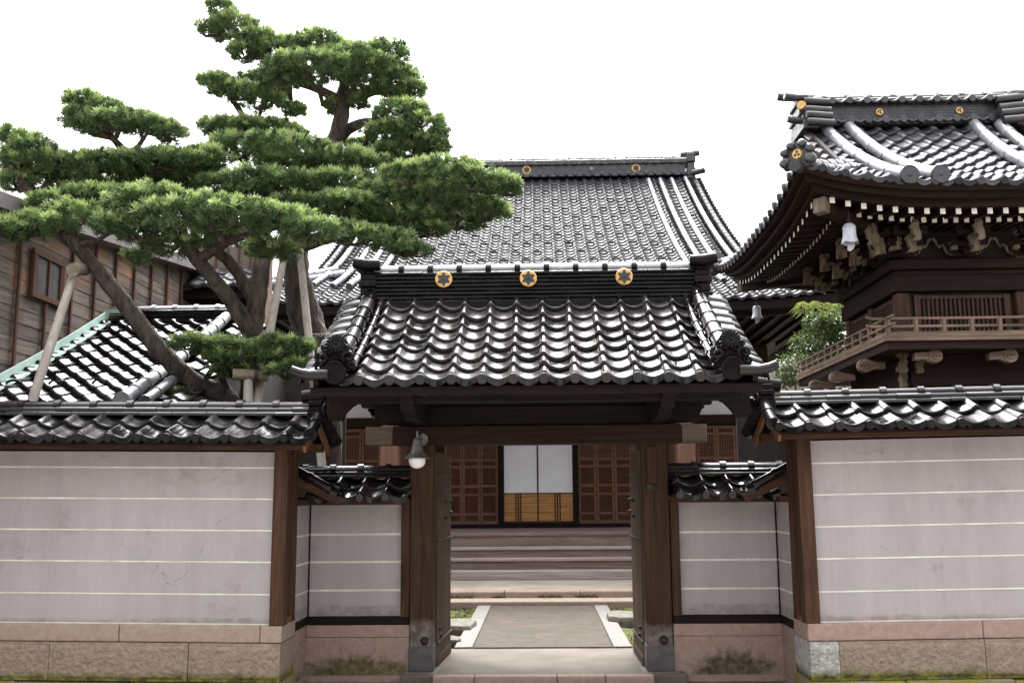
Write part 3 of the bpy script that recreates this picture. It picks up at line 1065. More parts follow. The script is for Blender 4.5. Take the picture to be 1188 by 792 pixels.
    b.tube([(X(1.86), 8.7, zr + 0.185), (X(2.1), 8.7, zr + 0.155)], 0.06, 12, 0, True, 0.6)
    for k in (-1, 1):
        curl(b, (X(1.90), 8.7 + k * 0.11, zr + 0.03), 0.06, (-sx, 0, 0), k, th=0.02)
    mk('ridge_end_tile', tilt(b), TILE_DARK, roof, bev=0.008)
    return R


boundary_wall(-1, 0.0, 'long mauve plastered wall with tiled coping on a beige stone base, left of the gate')
boundary_wall(1, 0.055, 'long mauve plastered wall with tiled coping on a pink and mossy stone base, right of the gate')


def wing_wall(sx, label):
    """low wall between the roadside wall and the gate post, with its short return"""
    R = root('wing_wall', (sx * 1.74, 9.55, 0), label, 'wall', 'low wing walls beside the gate')
    X = lambda x: sx * x

    def bx(b, x0, x1, *r, **k):
        a, c = sorted((X(x0), X(x1)))
        b.box(a, c, *r, **k)
    xi = 1.235 if sx < 0 else 1.20       # gate post side
    xs = xi + 0.085
    b = MB()
    cells = [0.575, 0.81, 1.07, 1.325, 1.60]
    for z0, z1 in zip(cells, cells[1:]):
        bx(b, xs, 2.2, 9.5, 9.64, z0, z1)
        bx(b, 2.2005, 2.3, 8.905, 9.64, z0, z1)
        if z0 > 0.6:
            bx(b, xs + 0.002, 2.195, 9.494, 9.52, z0 - 0.009, z0 + 0.009, mi=1)
            bx(b, 2.194, 2.22, 8.91, 9.49, z0 - 0.009, z0 + 0.009, mi=1)
    mk('plaster_panel', b, [PLASTER, LINE_WHITE], R)
    b = MB()
    bx(b, 2.186, 2.199, 9.485, 9.499, 0.57, 1.60)
    mk('corner_strip', b, WD_DARK_Z, R)
    b = MB()
    bx(b, xi + 0.002, xs, 9.45, 9.66, 0.57, 1.62)
    mk('side_post', b, WD_RED if sx < 0 else WD_GATE, R, bev=0.006)
    b = MB()
    bx(b, xi + 0.003, 2.188, 9.455, 9.65, 0.50, 0.569)
    bx(b, 2.19, 2.3, 8.96, 9.66, 0.501, 0.568)
    mk('sill', b, WD_DARK_X, R, bev=0.008)
    b = MB()
    z = [-0.05, 0.02, 0.225, 0.385, 0.495]
    lo = xi + 0.003
    wd = 2.2 - lo
    bx(b, lo, 2.2, 9.40, 9.66, z[0], 0.05, mi=1)
    # top course, middle blocks, lower blocks with a gently arched joint between the courses
    bx(b, lo, 2.197, 9.462, 9.66, 0.391, 0.498)
    n = 3
    for i in range(n):
        a, c = lo + wd * i / n + 0.003, lo + wd * (i + 1) / n - 0.003
        c = min(c, 2.197)
        za = 0.20 if i != 1 else 0.215
        zl = [0.245, 0.20, 0.245, 0.20] if sx < 0 else [0.20, 0.25, 0.25, 0.20]
        b.prism([(X(a), 9.465, zl[i] + 0.003), (X(c), 9.465, zl[i + 1] + 0.003), (X(c), 9.465, 0.385), (X(a), 9.465, 0.385)], (0, 0, 0), (0, 0.195, 0))
    zl = [0.245, 0.20, 0.245, 0.20] if sx < 0 else [0.20, 0.25, 0.25, 0.20]
    for (i0, f0), (i1, f1) in (((0, 0), (1, 0.5)), ((1, 0.5), (3, 0))):
        a = lo + wd * (i0 + f0) / 3 + 0.002
        c = min(lo + wd * (i1 + f1) / 3 - 0.002, 2.197)
        zf = lambda q: zl[min(int(q), 2)] + (zl[min(int(q), 2) + 1] - zl[min(int(q), 2)]) * (q - min(int(q), 2))
        pts = [(X(a), 9.467, 0.052), (X(c), 9.467, 0.052), (X(c), 9.467, zf(i1 + f1) - 0.002)]
        mid = [m for m in (1, 2) if i0 + f0 < m < i1 + f1]
        for m in reversed(mid):
            pts.append((X(lo + wd * m / 3), 9.467, zl[m] - 0.002))
        pts.append((X(a), 9.467, zf(i0 + f0) - 0.002))
        b.prism(pts, (0, 0, 0), (0, 0.193, 0))
    for a, c in ((8.97, 9.20), (9.205, 9.46)):
        c2 = c if a < 9.1 else 9.66
        bx(b, 2.20, 2.32, a, c2, 0.052, 0.30 if a < 9.1 else 0.36)
        bx(b, 2.201, 2.32, a, c2, 0.304 if a < 9.1 else 0.364, 0.498)
    bx(b, 2.201, 2.32, 8.97, 9.66, -0.05, 0.05, mi=1)
    bx(b, 2.17, 2.2005, 8.97, 9.398, -0.05, 0.05, mi=1)
    mk('stone_base', b, [STONE_PINK_GREEN if sx < 0 else STONE_PINK_MOSS, STONE_PINK], R, bev=0.002)
    # little tiled coping over the wing, and the half coping over the return
    zr, ze = 1.86, 1.665
    b = MB()
    bx(b, xi + 0.004, 2.196, 9.41, 9.492, 1.60, 1.65)
    bx(b, 2.12, 2.19, 8.97, 9.40, 1.60, 1.65)
    mk('eave_beam', b, WD_RED_X, R, bev=0.005)
    b = MB()
    bx(b, xi + 0.0, 2.3, 9.3, 9.82, 1.652, 1.675)
    mk('eave_board', b, WD_DARK_X, R)
    b = MB()
    p, q = (X(2.24), 8.955, 1.84), (X(1.80), 8.955, 1.63)
    b.bar(p, q, 0.03, 0.075)
    mk('verge_board', b, WD_RED_X, R, bev=0.004)
    b = MB()
    ncol = 4
    w = 0.235
    x0 = X(1.22) if sx > 0 else X(1.22) - ncol * w
    tiles(b, slope(x0, w, 9.52, zr, 9.13, ze, 2, sag=0.012), ncol, 2, k=1.15, lip=0.03, segs=10, jit=0.006)
    tiles(b, slope(x0, w, 9.60, zr, 9.98, ze, 2, sag=0.012), ncol, 2, k=1.15, lip=0.03, segs=8, jit=0.006)
    # return slope falls towards the gate
    f = slope(8.94, 0.22, X(2.26), 1.90, X(1.86), 1.70, 2, axis='y')
    tiles(b, f, 2, 2, k=1.1, lip=0.03, segs=8, jit=0.005)
    roll_tiles(b, [(X(2.25), 8.95, 1.935), (X(1.88), 8.95, 1.74)], 0.045, 0.22)
    roof = mk('coping_roof', b, TILE_BLACK, R)
    b = MB()
    p, q = Vector((X(1.215), 9.56, zr - 0.01)), Vector((X(2.28), 9.56, zr - 0.01))
    noshi(b, p, q, 2, 0.22, 0.18, 0.035)
    ridge_cap(b, p + Vector((0, 0, 0.07)), q + Vector((0, 0, 0.07)), 0.07, 0.27)
    mk('coping_ridge', b, TILE_BLACK, roof)
    return R


wing_wall(-1, 'low plastered wing wall with tiled coping between the left wall and the lamp post of the gate')
wing_wall(1, 'low plastered wing wall with tiled coping between the gate and the right wall, arched dark stain on its stone')

# ------------------------------------------------------------------ the gate
G = root('temple_gate', (-0.05, 9.55, 0), 'dark timber gate with glossy black tiled roof and three gold crests on its ridge', 'gate')
for sx, x0, x1 in ((-1, -1.232, -1.018), (1, 0.955, 1.193)):
    b = MB()
    b.box(x0, x1, 9.43, 9.66, 0.30, 2.33)
    p = mk('post', b, WD_POST, G, bev=0.012)
    b = MB()
    b.box(x0 - 0.006, x1 + 0.006, 9.424, 9.666, 0.085, 0.31)
    mk('metal_shoe', b, SHOE, p, bev=0.006)
    b = MB()
    b.box(x0 - 0.05, x1 + 0.05, 9.36, 9.72, -0.05, 0.083)
    mk('plinth_stone', b, GRANITE, p, bev=0.015)
    b = MB()
    c = Vector(((x0 + x1) / 2 + 0.035, 9.43, 0.36))
    b.tube([c, c - Vector((0, 0.012, 0)), c - Vector((0, 0.05, 0)), c - Vector((0, 0.062, 0))], [0.036, 0.04, 0.03, 0.012], 14)
    mk('stud', b, IRON, p)
    # rear support post and its tie
    b = MB()
    b.box(sx * 1.12 - 0.08, sx * 1.12 + 0.08, 10.75, 10.91, 0.08, 2.42)
    mk('rear_post', b, WD_GATE, G, bev=0.01)
    b = MB()
    b.bar((sx * 1.12, 9.67, 1.9), (sx * 1.12, 10.745, 1.9), 0.06, 0.13)
    mk('tie_rail', b, WD_DARK_Y, G, bev=0.006)
    # door leaf swung inwards
    hx, ex = (-1.005, -0.955) if sx < 0 else (0.945, 0.935)
    b = MB()
    hy, ey = 9.69, 10.60
    dv = Vector((ex - hx, ey - hy, 0))
    wdt = dv.length
    dr = dv / wdt
    nr = Vector((-dr.y, dr.x, 0)) * (1 if sx < 0 else -1)      # into the passage is -nr
    base = Vector((hx, hy, 0))
    nb = 5
    for i in range(nb):
        q0 = base + dr * (wdt * i / nb + 0.002)
        q1 = base + dr * (wdt * (i + 1) / nb - 0.002)
        th = nr * 0.04
        zb, zt = 0.17, 2.10
        b.add([q0 + Vector((0, 0, zb)), q1 + Vector((0, 0, zb)), q1 + th + Vector((0, 0, zb)), q0 + th + Vector((0, 0, zb)),
               q0 + Vector((0, 0, zt)), q1 + Vector((0, 0, zt)), q1 + th + Vector((0, 0, zt)), q0 + th + Vector((0, 0, zt))],
              [(0, 1, 2, 3), (4, 5, 6, 7), (0, 1, 5, 4), (1, 2, 6, 5), (2, 3, 7, 6), (3, 0, 4, 7)])
    leaf = mk('door_leaf', b, WD_DOOR, G, bev=0.005)
    b = MB()
    inn = -nr
    for z in (0.30, 1.25, 1.88):
        b.bar(base + inn * 0.006 + Vector((0, 0, z)), base + dr * wdt + inn * 0.006 + Vector((0, 0, z)), 0.014, 0.018)
    for z, k in ((0.34, 0.25), (1.46, 0.55), (1.62, 0.55), (1.5, 0.96), (1.62, 0.96), (0.42, 0.15)):
        c = base + dr * (wdt * k) + Vector((0, 0, z))
        b.tube([c, c + inn * 0.012, c + inn * 0.028], [0.024, 0.022, 0.008], 10)
    mk('iron_fitting', b, IRON, leaf)
    b = MB()
    b.bar(base + Vector((0, 0, 0.125)) + nr * 0.02, base + dr * (wdt + 0.01) + Vector((0, 0, 0.125)) + nr * 0.02, 0.055, 0.09)
    mk('bottom_rail', b, WD_DOOR, leaf, bev=0.008)

b = MB()
b.box(-1.40, 1.33, 9.40, 9.67, 2.155, 2.335)
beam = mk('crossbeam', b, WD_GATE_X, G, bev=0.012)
for xa_, xb_ in ((-1.665, -1.402), (1.332, 1.57)):
    b = MB()
    b.box(xa_, xb_, 9.405, 9.665, 2.16, 2.33)
    mk('beam_end', b, WD_END, beam, bev=0.012)
b = MB()
b.box(0.995, 1.085, 9.395, 9.43, 1.78, 2.12)
mk('name_board', b, WD_GATE, G, bev=0.004)
b = MB()
b.tube([(1.02, 9.43, 1.74), (1.02, 9.40, 1.74)], 0.035, 14)
mk('round_knob', b, IRON, G)
b = MB()
b.box(-1.25, 1.2, 9.44, 9.64, 2.34, 2.52)
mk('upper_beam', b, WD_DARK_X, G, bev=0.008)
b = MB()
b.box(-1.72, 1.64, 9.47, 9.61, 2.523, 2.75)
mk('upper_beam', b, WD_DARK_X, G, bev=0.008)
b = MB()
b.box(-1.72, 1.64, 9.46, 9.62, 3.30, 3.46)
mk('ridge_beam', b, WD_DARK_X, G)
for yy in (8.36, 10.66):
    b = MB()
    b.box(-1.78, 1.70, yy - 0.07, yy + 0.07, 2.455, 2.62)
    mk('eave_purlin', b, WD_DARK_X, G, bev=0.006)
for sx, xc in ((-1, -1.12), (1, 1.07)):
    # bracket arm running through the post, with stepped and scalloped ends
    out = [(8.20, 2.56), (8.20, 2.50), (8.28, 2.46), (8.34, 2.40), (8.46, 2.40), (8.54, 2.37), (8.60, 2.34), (9.42, 2.34), (10.4, 2.34), (10.5, 2.38),
           (10.6, 2.41), (10.72, 2.42), (10.80, 2.50), (10.80, 2.555)]
    b = MB()
    b.prism([(xc - 0.06, y, z) for y, z in out], (0, 0, 0), (0.12, 0, 0))
    mk('bracket_arm', b, WD_DARK_Y, G, bev=0.006)
    # carved outer console towards the verge
    o = [(0.06, 2.345), (0.35, 2.36), (0.40, 2.395), (0.43, 2.44), (0.46, 2.455), (0.465, 2.49), (0.49, 2.52), (0.49, 2.75), (0.06, 2.75)]
    b = MB()
    b.prism([(xc + sx * x, 9.50, z) for x, z in o], (0, 0, 0), (0, 0.09, 0))
    mk('carved_console', b, WD_DARK_X, G, bev=0.004)
    o = [(0.474, 2.49), (0.478, 2.46), (0.50, 2.455), (0.545, 2.41), (0.58, 2.37), (0.585, 2.33), (0.70, 2.33), (0.72, 2.40), (0.72, 2.72), (0.474, 2.72)]
    b = MB()
    b.prism([(xc + sx * x, 8.50, z) for x, z in o], (0, 0, 0), (0, 0.07, 0))
    mk('gable_pendant', b, WD_DARK_X, G, bev=0.004)

YE, ZE, YR, ZR = 7.80, 2.585, 9.45, 3.56
gl = lambda x, y: 0.05 * max(0, (abs(x + 0.055) - 1.3) / 0.45) ** 2 * max(0, abs(y - 9.55) - 0.6) / 1.15
SAG = 0.035
front = slope(-1.7205, 0.2455, YR, ZR, YE, ZE, 8, SAG, gl)
back = slope(-1.7205, 0.2455, 9.65, ZR, 11.3, ZE, 8, SAG, gl)
b = MB()
tiles(b, front, 13, 8, k=1.25, lip=0.034, segs=12, jit=0.005, disc_r=0.046, disc_skip=(0,))
tiles(b, back, 13, 8, k=1.25, lip=0.034, segs=8, jit=0.005, disc_r=0.046)
# verge tiles: short cover tiles laid sideways, their outer ends dropping over the gable
for sx, xv in ((-1, -1.63), (1, 1.52)):
    for fn, yr in ((front, YR), (back, 9.65)):
        for r in range(10):
            t0, t1 = r * 0.8, r * 0.8 + 0.86
            for q, (ta, tb) in enumerate(((t0, t1),)):
                p0, p1 = fn(0, ta), fn(0, tb)
                tvr = random.random()
                pts = []
                for uo, dz in ((0.0, 0.03), (0.10, 0.035), (0.20, 0.02), (0.27, 0.0), (0.285, -0.045), (0.285, -0.12)):
                    lift = 0.05 * uo if r > 7 else 0
                    pts.append((uo, dz + lift))
                vs = []
                for pp, hh in ((p0, -0.005), (p0.lerp(p1, 0.45), 0.034), (p0.lerp(p1, 0.92), 0.03), (p1, 0.012), (p1, -0.03)):
                    for uo, dz in pts:
                        vs.append((xv + sx * uo, pp.y, pp.z + dz + hh))
                n = len(pts)
                b.add(vs, [(i * n + k, i * n + k + 1, (i + 1) * n + k + 1, (i + 1) * n + k) for i in range(4) for k in range(n - 1)], 0, True, tvr)
            # round end of the verge tile
        # upturned corner tile
        pe = fn(0, 8)
        sgn = -1 if fn is front else 1
        b.tube([(xv + sx * 0.05, pe.y + sgn * 0.02, pe.z + 0.02), (xv + sx * 0.2, pe.y + sgn * 0.03, pe.z + 0.015),
                (xv + sx * 0.28, pe.y + sgn * 0.05, pe.z + 0.03), (xv + sx * 0.34, pe.y + sgn * 0.05, pe.z + 0.06)], [0.045, 0.043, 0.04, 0.033], 12, 0, True, 0.5)
    for fn in (front, back):
        sgn = -1 if fn is front else 1
        pts = []
        for q in range(9):
            pp = fn(0, q * 0.92)
            pts.append((xv, pp.y, pp.z + 0.075))
        roll_tiles(b, pts, 0.072, 0.27, 0, 14)
        pts2 = [(x - sx * 0.11, y, z - 0.045) for x, y, z in pts]
        roll_tiles(b, pts2, 0.03, 0.27, 0, 8)
roof = mk('tiled_roof', b, TILE_BLACK, G)

for sx, xv in ((-1, -1.63), (1, 1.52)):
    for fn, sgn in ((front, -1), (back, 1)):
        pe = fn(0, 7.45)
        c = Vector((xv, pe.y, pe.z))
        D = Vector((0, sgn, 0))
        b = MB()
        K8 = 0.86
        out = [(-0.16, 0.02), (-0.17, 0.12), (-0.13, 0.17), (-0.12, 0.25), (-0.07, 0.33), (0.0, 0.36), (0.07, 0.33), (0.12, 0.25), (0.13, 0.17), (0.17, 0.12), (0.16, 0.02)]
        b.prism([c + Vector((x * K8, 0, z * K8 - 0.01)) for x, z in out], (0, 0, 0), D * 0.07)
        cf = c + D * 0.075
        flower_disc(b, cf + Vector((0, 0, 0.215)) + D * 0.02, 0.075, D + Vector((0, 0, 0.25)))
        for k in (-1, 1):
            curl(b, cf + Vector((k * 0.105, 0, 0.105)), 0.055, D, -k, th=0.02)
            curl(b, cf + Vector((k * 0.05, 0, 0.155)), 0.032, D, k, th=0.014)
            curl(b, cf + Vector((k * 0.13, 0, 0.05)), 0.035, D, k, th=0.016)
            curl(b, cf + Vector((k * 0.085, 0, 0.18)), 0.03, D, -k, th=0.013)
        mk('demon_tile', b, TILE_DARK, roof)
        b = MB()
        e = fn(0, 8.0)
        cy = e.y + sgn * 0.03
        b.tube([(xv, c.y, c.z + 0.055), (xv, cy - sgn * 0.02, e.z + 0.035), (xv, cy, e.z + 0.03), (xv, cy + sgn * 0.008, e.z + 0.03)], [0.07, 0.092, 0.096, 0.086], 24)
        mk('round_end_tile', b, TILE_DARK, roof)

b = MB()
p, q = Vector((-1.60, 9.55, 3.515)), Vector((1.52, 9.55, 3.515))
noshi(b, p, q, 8, 0.36, 0.30, 0.040)
b.box(-1.6, 1.52, 9.34, 9.76, 3.44, 3.52)
ridge = mk('ridge', b, TILE_DARK, roof)
b = MB()
ridge_cap(b, p + Vector((0, 0, 0.32)), q + Vector((0, 0, 0.32)), 0.13, 0.29, mc=1)
mk('ridge_cap', b, [TILE_PALE, TILE_DARK], roof)
for sx, xv in ((-1, -1.66), (1, 1.58)):
    b = MB()
    for i, (wd, z0, z1, th) in enumerate(((0.40, 0.0, 0.095, 0.09), (0.36, 0.10, 0.18, 0.07), (0.40, 0.185, 0.25, 0.085), (0.36, 0.255, 0.315, 0.07), (0.34, 0.32, 0.36, 0.06))):
        b.box(xv - th, xv + th, 9.55 - wd / 2, 9.55 + wd / 2, 3.50 + z0, 3.50 + z1, 0, random.random())
    b.tube([(xv - sx * 0.12, 9.36, 3.895), (xv + sx * 0.0, 9.34, 3.89), (xv + sx * 0.13, 9.33, 3.915)], [0.055, 0.06, 0.052], 14)
    b.tube([(xv - sx * 0.12, 9.74, 3.895), (xv + sx * 0.0, 9.76, 3.89), (xv + sx * 0.13, 9.77, 3.915)], [0.055, 0.06, 0.052], 14)
    b.box(xv - 0.12, xv + 0.12, 9.36, 9.74, 3.862, 3.93)
    mk('ridge_end_tile', b, TILE_DARK, roof, bev=0.014)
for u, v in ((515, 324.5), (613, 323.5), (724, 321.5)):
    c = at(u, v, 9.38)
    crest(ridge, (c.x, 9.375, c.z), 0.083)

b = MB()      # boarded underside and rafters
for yr, ye in ((9.53, 7.88), (9.57, 11.22)):
    for x0, x1 in ((-1.8, 1.72),):
        b.add([(x0, yr, 3.48), (x1, yr, 3.48), (x1, ye, 2.535), (x0, ye, 2.535)], [(0, 1, 2, 3)])
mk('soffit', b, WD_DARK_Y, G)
for ya_ in (7.86, 11.20):
    b = MB()
    b.box(-1.84, 1.76, ya_, ya_ + 0.04, 2.475, 2.545)
    mk('eave_board', b, WD_DARK_X, G, bev=0.004)
rb = MB()
rb.bar((-1.70, 7.93, 2.50), (-1.70, 9.52, 3.41), 0.055, 0.07)
r0 = mk('rafter', rb, WD_DARK_Y, G)
rb = MB()
rb.bar((-1.70, 11.17, 2.50), (-1.70, 9.58, 3.41), 0.055, 0.07)
r1 = mk('rafter', rb, WD_DARK_Y, G)
for i in range(1, 14):
    clone(r0, G, (i * 0.255, 0, 0))
    clone(r1, G, (i * 0.255, 0, 0))
for sx, xv in ((-1, -1.80), (1, 1.71)):
    for sgn in (-1, 1):
        b = MB()
        b.bar((xv, 9.55 + sgn * 1.66, 2.53), (xv, 9.55, 3.42), 0.04, 0.16)
        mk('bargeboard', b, WD_DARK_Y, G)
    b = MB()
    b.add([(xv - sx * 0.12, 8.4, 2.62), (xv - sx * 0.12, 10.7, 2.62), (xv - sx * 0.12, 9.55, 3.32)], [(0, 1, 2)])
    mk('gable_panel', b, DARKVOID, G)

# lamp on the left gate post
L = root('wall_lamp', (-1.165, 9.42, 2.05), 'grey bell-shaped lamp with white globe hanging at the left gate post', 'lamp')
b = MB()
lc = at(484, 520, 9.26)
lc = Vector((lc.x, 9.26, lc.z))
b.tube([lc + Vector((0.03, 0.16, 0.09)), lc + Vector((0.03, 0.13, 0.09))], [0.062, 0.055], 16)
b.tube([lc + Vector((0.03, 0.14, 0.09)), lc + Vector((0.02, 0.06, 0.13)), lc + Vector((0, 0.0, 0.12)), lc + Vector((0, 0, 0.08))], 0.012, 8)
b.tube([lc + Vector((0, 0, 0.08)), lc + Vector((0.0, -0.005, 0.16))], 0.011, 8)
mk('bracket', b, METAL, L)
b = MB()
b.lathe(lc, [(0.012, 0.10), (0.03, 0.095), (0.042, 0.06), (0.046, 0.03), (0.05, 0.025), (0.054, 0.0), (0.062, -0.03), (0.095, -0.065), (0.122, -0.088),
             (0.126, -0.094), (0.118, -0.094), (0.08, -0.075)], 28)
mk('lamp_shade', b, METAL, L)
b = MB()
b.lathe(lc, [(0.05, -0.07), (0.078, -0.09), (0.08, -0.115), (0.074, -0.142), (0.058, -0.165), (0.03, -0.181), (0.0, -0.186)], 24)
mk('globe', b, GLOBE, L)

# ------------------------------------------------------------------ main hall
H = root('main_hall', (-0.06, 21.5, 0), 'large temple hall with grey tiled roof, lattice doors and white sliding doors behind the gate', 'temple hall')
HX = -0.06
YW = 21.5
hy_e, hz_e, hy_r, hz_r = 17.5, 5.14, 27.0, 10.50
hl = lambda x, y: 0.32 * max(0, (abs(x - HX) - 3.6) / 2.8) ** 2 * max(0, min(1, (20.5 - y) / 3.0))
nr_h = 44
hf = slope(HX - 6.42, 0.2425, hy_r, hz_r, hy_e, hz_e, nr_h, 0.42, hl)
hip_top = 19.9
mask_f = lambda p: abs(p.x - HX) < 4.25 or (p.y < hip_top and abs(p.x - HX) < 6.5 - (p.y - hy_e) * 0.9)
b = MB()
tiles(b, hf, 53, nr_h, k=1.15, lip=0.026, segs=7, mask=mask_f, jit=0.003, fine=False, bumps=lambda c, r: r % 3 == 1 and r > 2 and (c + (r // 3) % 2) % 2 == 0)
# rear slope and hips, plainer
hb = slope(HX - 6.42, 0.485, hy_r + 0.1, hz_r, 36.6, hz_e, 22, 0.42)
tiles(b, hb, 26, 22, k=1.6, lip=0.04, segs=4, mask=lambda p: abs(p.x - HX) < 4.25 or p.y > 34.2, jit=0.003, fine=False, eave=False)
zs = hf(0, nr_h * (hy_r - hip_top) / (hy_r - hy_e)).z
for sx in (-1, 1):
    fs_ = slope(hy_e, 0.31, HX + sx * 3.9, zs, HX + sx * 6.42, hz_e, 9, 0.06, lambda x, y: 0, axis='y')
    def fside(s, t, fs_=fs_):
        p = fs_(s, t)
        p.z += 0.32 * max(0, (abs(p.x - HX) - 4.2) / 2.2) * max(0, 1 - min(p.y - hy_e, 36.6 - p.y) / 3.0) ** 2
        return p
    tiles(b, fside, 61, 9, k=1.2, lip=0.03, segs=5, mask=lambda p: (p.y - hy_e) > (6.5 - abs(p.x - HX)) * 0.98, jit=0.003, fine=False)
hroof = mk('tiled_roof', b, TILE_GREY, H)


def roof_z(y):
    return hf(20, nr_h * (hy_r - y) / (hy_r - hy_e)).z


for sx in (-1, 1):      # descending verge rolls on both sides
    for off in (3.15, 3.47, 3.79, 4.17):
        b = MB()
        pts = []
        for k in range(15):
            y = hy_r - 0.35 - (hy_r - 0.35 - 18.7) * k / 14
            pts.append((HX + sx * (off + 0.14 * max(0, (k - 10) / 4) ** 2), y, roof_z(y) + 0.07 + (0.03 if off > 4 else 0)))
        roll_tiles(b, pts, 0.062, 0.3, 0, 9, collar=0.006)
        mk('descending_ridge', b, TILE_PALE, hroof)
    b = MB()
    # corner ridge sweeping to the upturned corner
    pts = []
    for k in range(9):
        q = k / 8
        y = hip_top - 2.35 * q
        x = 4.1 + 2.3 * q
        pts.append((HX + sx * x, y, roof_z(max(y, hy_e)) + hl(HX + x, y) + 0.10 + 0.06 * q * q))
    roll_tiles(b, pts, 0.10, 0.3, 0, 9)
    pts = [(x - sx * 0.16, y - 0.05, z - 0.07) for x, y, z in pts]
    roll_tiles(b, pts, 0.08, 0.3, 0, 9)
    mk('corner_ridge', b, TILE_PALE, hroof)
for sx in (-1, 1):      # outer verge tiles of the gable
    b = MB()
    for k in range(34):
        y = hy_r - 0.25 - (hy_r - hip_top) * k / 34
        z = roof_z(y)
        z2 = roof_z(y - 0.2)
        b.bar((HX + sx * 4.22, y, z + 0.03), (HX + sx * 4.62, y - 0.01, z + 0.0), 0.15, 0.06, tv=random.random())
        b.bar((HX + sx * 4.60, y, z - 0.04), (HX + sx * 4.60, y - 0.2, z2 - 0.05), 0.03, 0.16, tv=random.random())
    pts = [(HX + sx * 4.42, hy_r - 0.3 - (hy_r - hip_top - 0.5) * k / 10, roof_z(hy_r - 0.3 - (hy_r - hip_top - 0.5) * k / 10) + 0.06) for k in range(11)]
    roll_tiles(b, pts, 0.07, 0.3, 0, 9)
    mk('verge', b, TILE_GREY, hroof)
b = MB()
zr0 = hz_r - 0.02
p, q = Vector((HX - 4.25, 27.05, zr0)), Vector((HX + 4.25, 27.05, zr0))
noshi(b, p, q, 2, 0.56, 0.52, 0.05, seg=0.3)
pp = Vector((0, 0, 0.10))
b.box(HX - 4.2, HX + 4.2, 26.85, 27.25, zr0 + 0.1, zr0 + 0.36)
noshi(b, p + Vector((0, 0, 0.36)), q + Vector((0, 0, 0.36)), 3, 0.50, 0.44, 0.05, seg=0.3)
for k in range(34):
    x = HX - 4.1 + 8.2 * k / 33
    for z, yy in ((zr0 + 0.075, 26.74), (zr0 + 0.40, 26.78)):
        b.tube([(x, yy + 0.1, z), (x, yy - 0.02, z)], 0.055, 10, 0, True, random.random())
hridge = mk('ridge', b, TILE_SHADE, hroof)
b = MB()
ridge_cap(b, p + Vector((0, 0, 0.51)), q + Vector((0, 0, 0.51)), 0.15, 0.33)
mk('ridge_cap', b, TILE_GREY, hroof)
for sx in (-1, 1):
    b = MB()
    xc = HX + sx * 4.36
    for i, (wd, z0, z1, th) in enumerate(((0.8, -0.05, 0.16, 0.12), (0.66, 0.17, 0.34, 0.1), (0.74, 0.35, 0.50, 0.13), (0.6, 0.51, 0.62, 0.1))):
        b.box(xc - th, xc + th, 27.05 - wd / 2, 27.05 + wd / 2, zr0 + z0, zr0 + z1, 0, random.random())
    b.tube([(xc - sx * 0.25, 27.05, zr0 + 0.66), (xc, 27.05, zr0 + 0.68), (xc + sx * 0.28, 27.05, zr0 + 0.72)], 0.09, 12)
    b.tube([(xc, 26.6, zr0 - 0.02), (xc + sx * 0.34, 26.5, zr0 + 0.03)], 0.085, 12)
    mk('ridge_end_tile', b, TILE_SHADE, hroof, bev=0.02)
for u in (611, 738):
    c = at(u, 197, 26.8)
    crest(hridge, (c.x, 26.845, zr0 + 0.225), 0.125)
b = MB()
c = at(686, 196, 26.8)
b.tube([(c.x, 26.85, zr0 + 0.225), (c.x, 26.80, zr0 + 0.225)], 0.06, 14)
mk('ridge_boss', b, TILE_PALE, hridge)

b = MB()      # soffit, fascia, gables
for sx in (-1, 1):
    b = MB()
    b.add([(HX + sx * 4.0, hip_top, zs - 0.05), (HX + sx * 4.0, 34.2, zs - 0.05), (HX + sx * 4.0, 27.05, hz_r - 0.25)], [(0, 1, 2)])
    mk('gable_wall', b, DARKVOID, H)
b = MB()
pts_f = [(HX - 6.35 + 12.7 * k / 30, hy_e + 0.06, hz_e - 0.05 + hl(HX - 6.35 + 12.7 * k / 30, hy_e)) for k in range(31)]
for k in range(30):
    (xa, ya, za), (xb, yb, zb) = pts_f[k], pts_f[k + 1]
    b.add([(xa, ya, za), (xb, yb, zb), (xb, 21.8, 4.95), (xa, 21.8, 4.95)], [(0, 1, 2, 3)], 0, True)
for sx in (-1, 1):
    b.add([(HX + sx * 6.35, hy_e + 0.06, hz_e + 0.25), (HX + sx * 6.35, 36.5, hz_e), (HX + sx * 4.9, 36.5, 4.95), (HX + sx * 4.9, 21.7, 4.95)], [(0, 1, 2, 3)])
b.sweep(pts_f, [(-0.05, -0.17), (0.03, -0.17), (0.03, -0.01), (-0.05, -0.01)], 0)
b.sweep([(x, y + 0.12, z - 0.02) for x, y, z in pts_f], [(-0.05, -0.26), (0.03, -0.26), (0.03, -0.16), (-0.05, -0.16)], 0)
mk('eave_soffit', b, WD_DARK_Y, H)
rb = MB()
rb.bar((HX - 6.0, 17.75, 4.90), (HX - 6.0, 21.4, 4.86), 0.08, 0.09)
rb.box(HX - 6.0 - 0.035, HX - 6.0 + 0.035, 17.742, 17.749, 4.862, 4.938, 1)
r0 = mk('rafter', rb, [WD_DARK_Y, WHITE_END], H)
for i in range(1, 46):
    clone(r0, H, (i * 0.267, 0, 0))
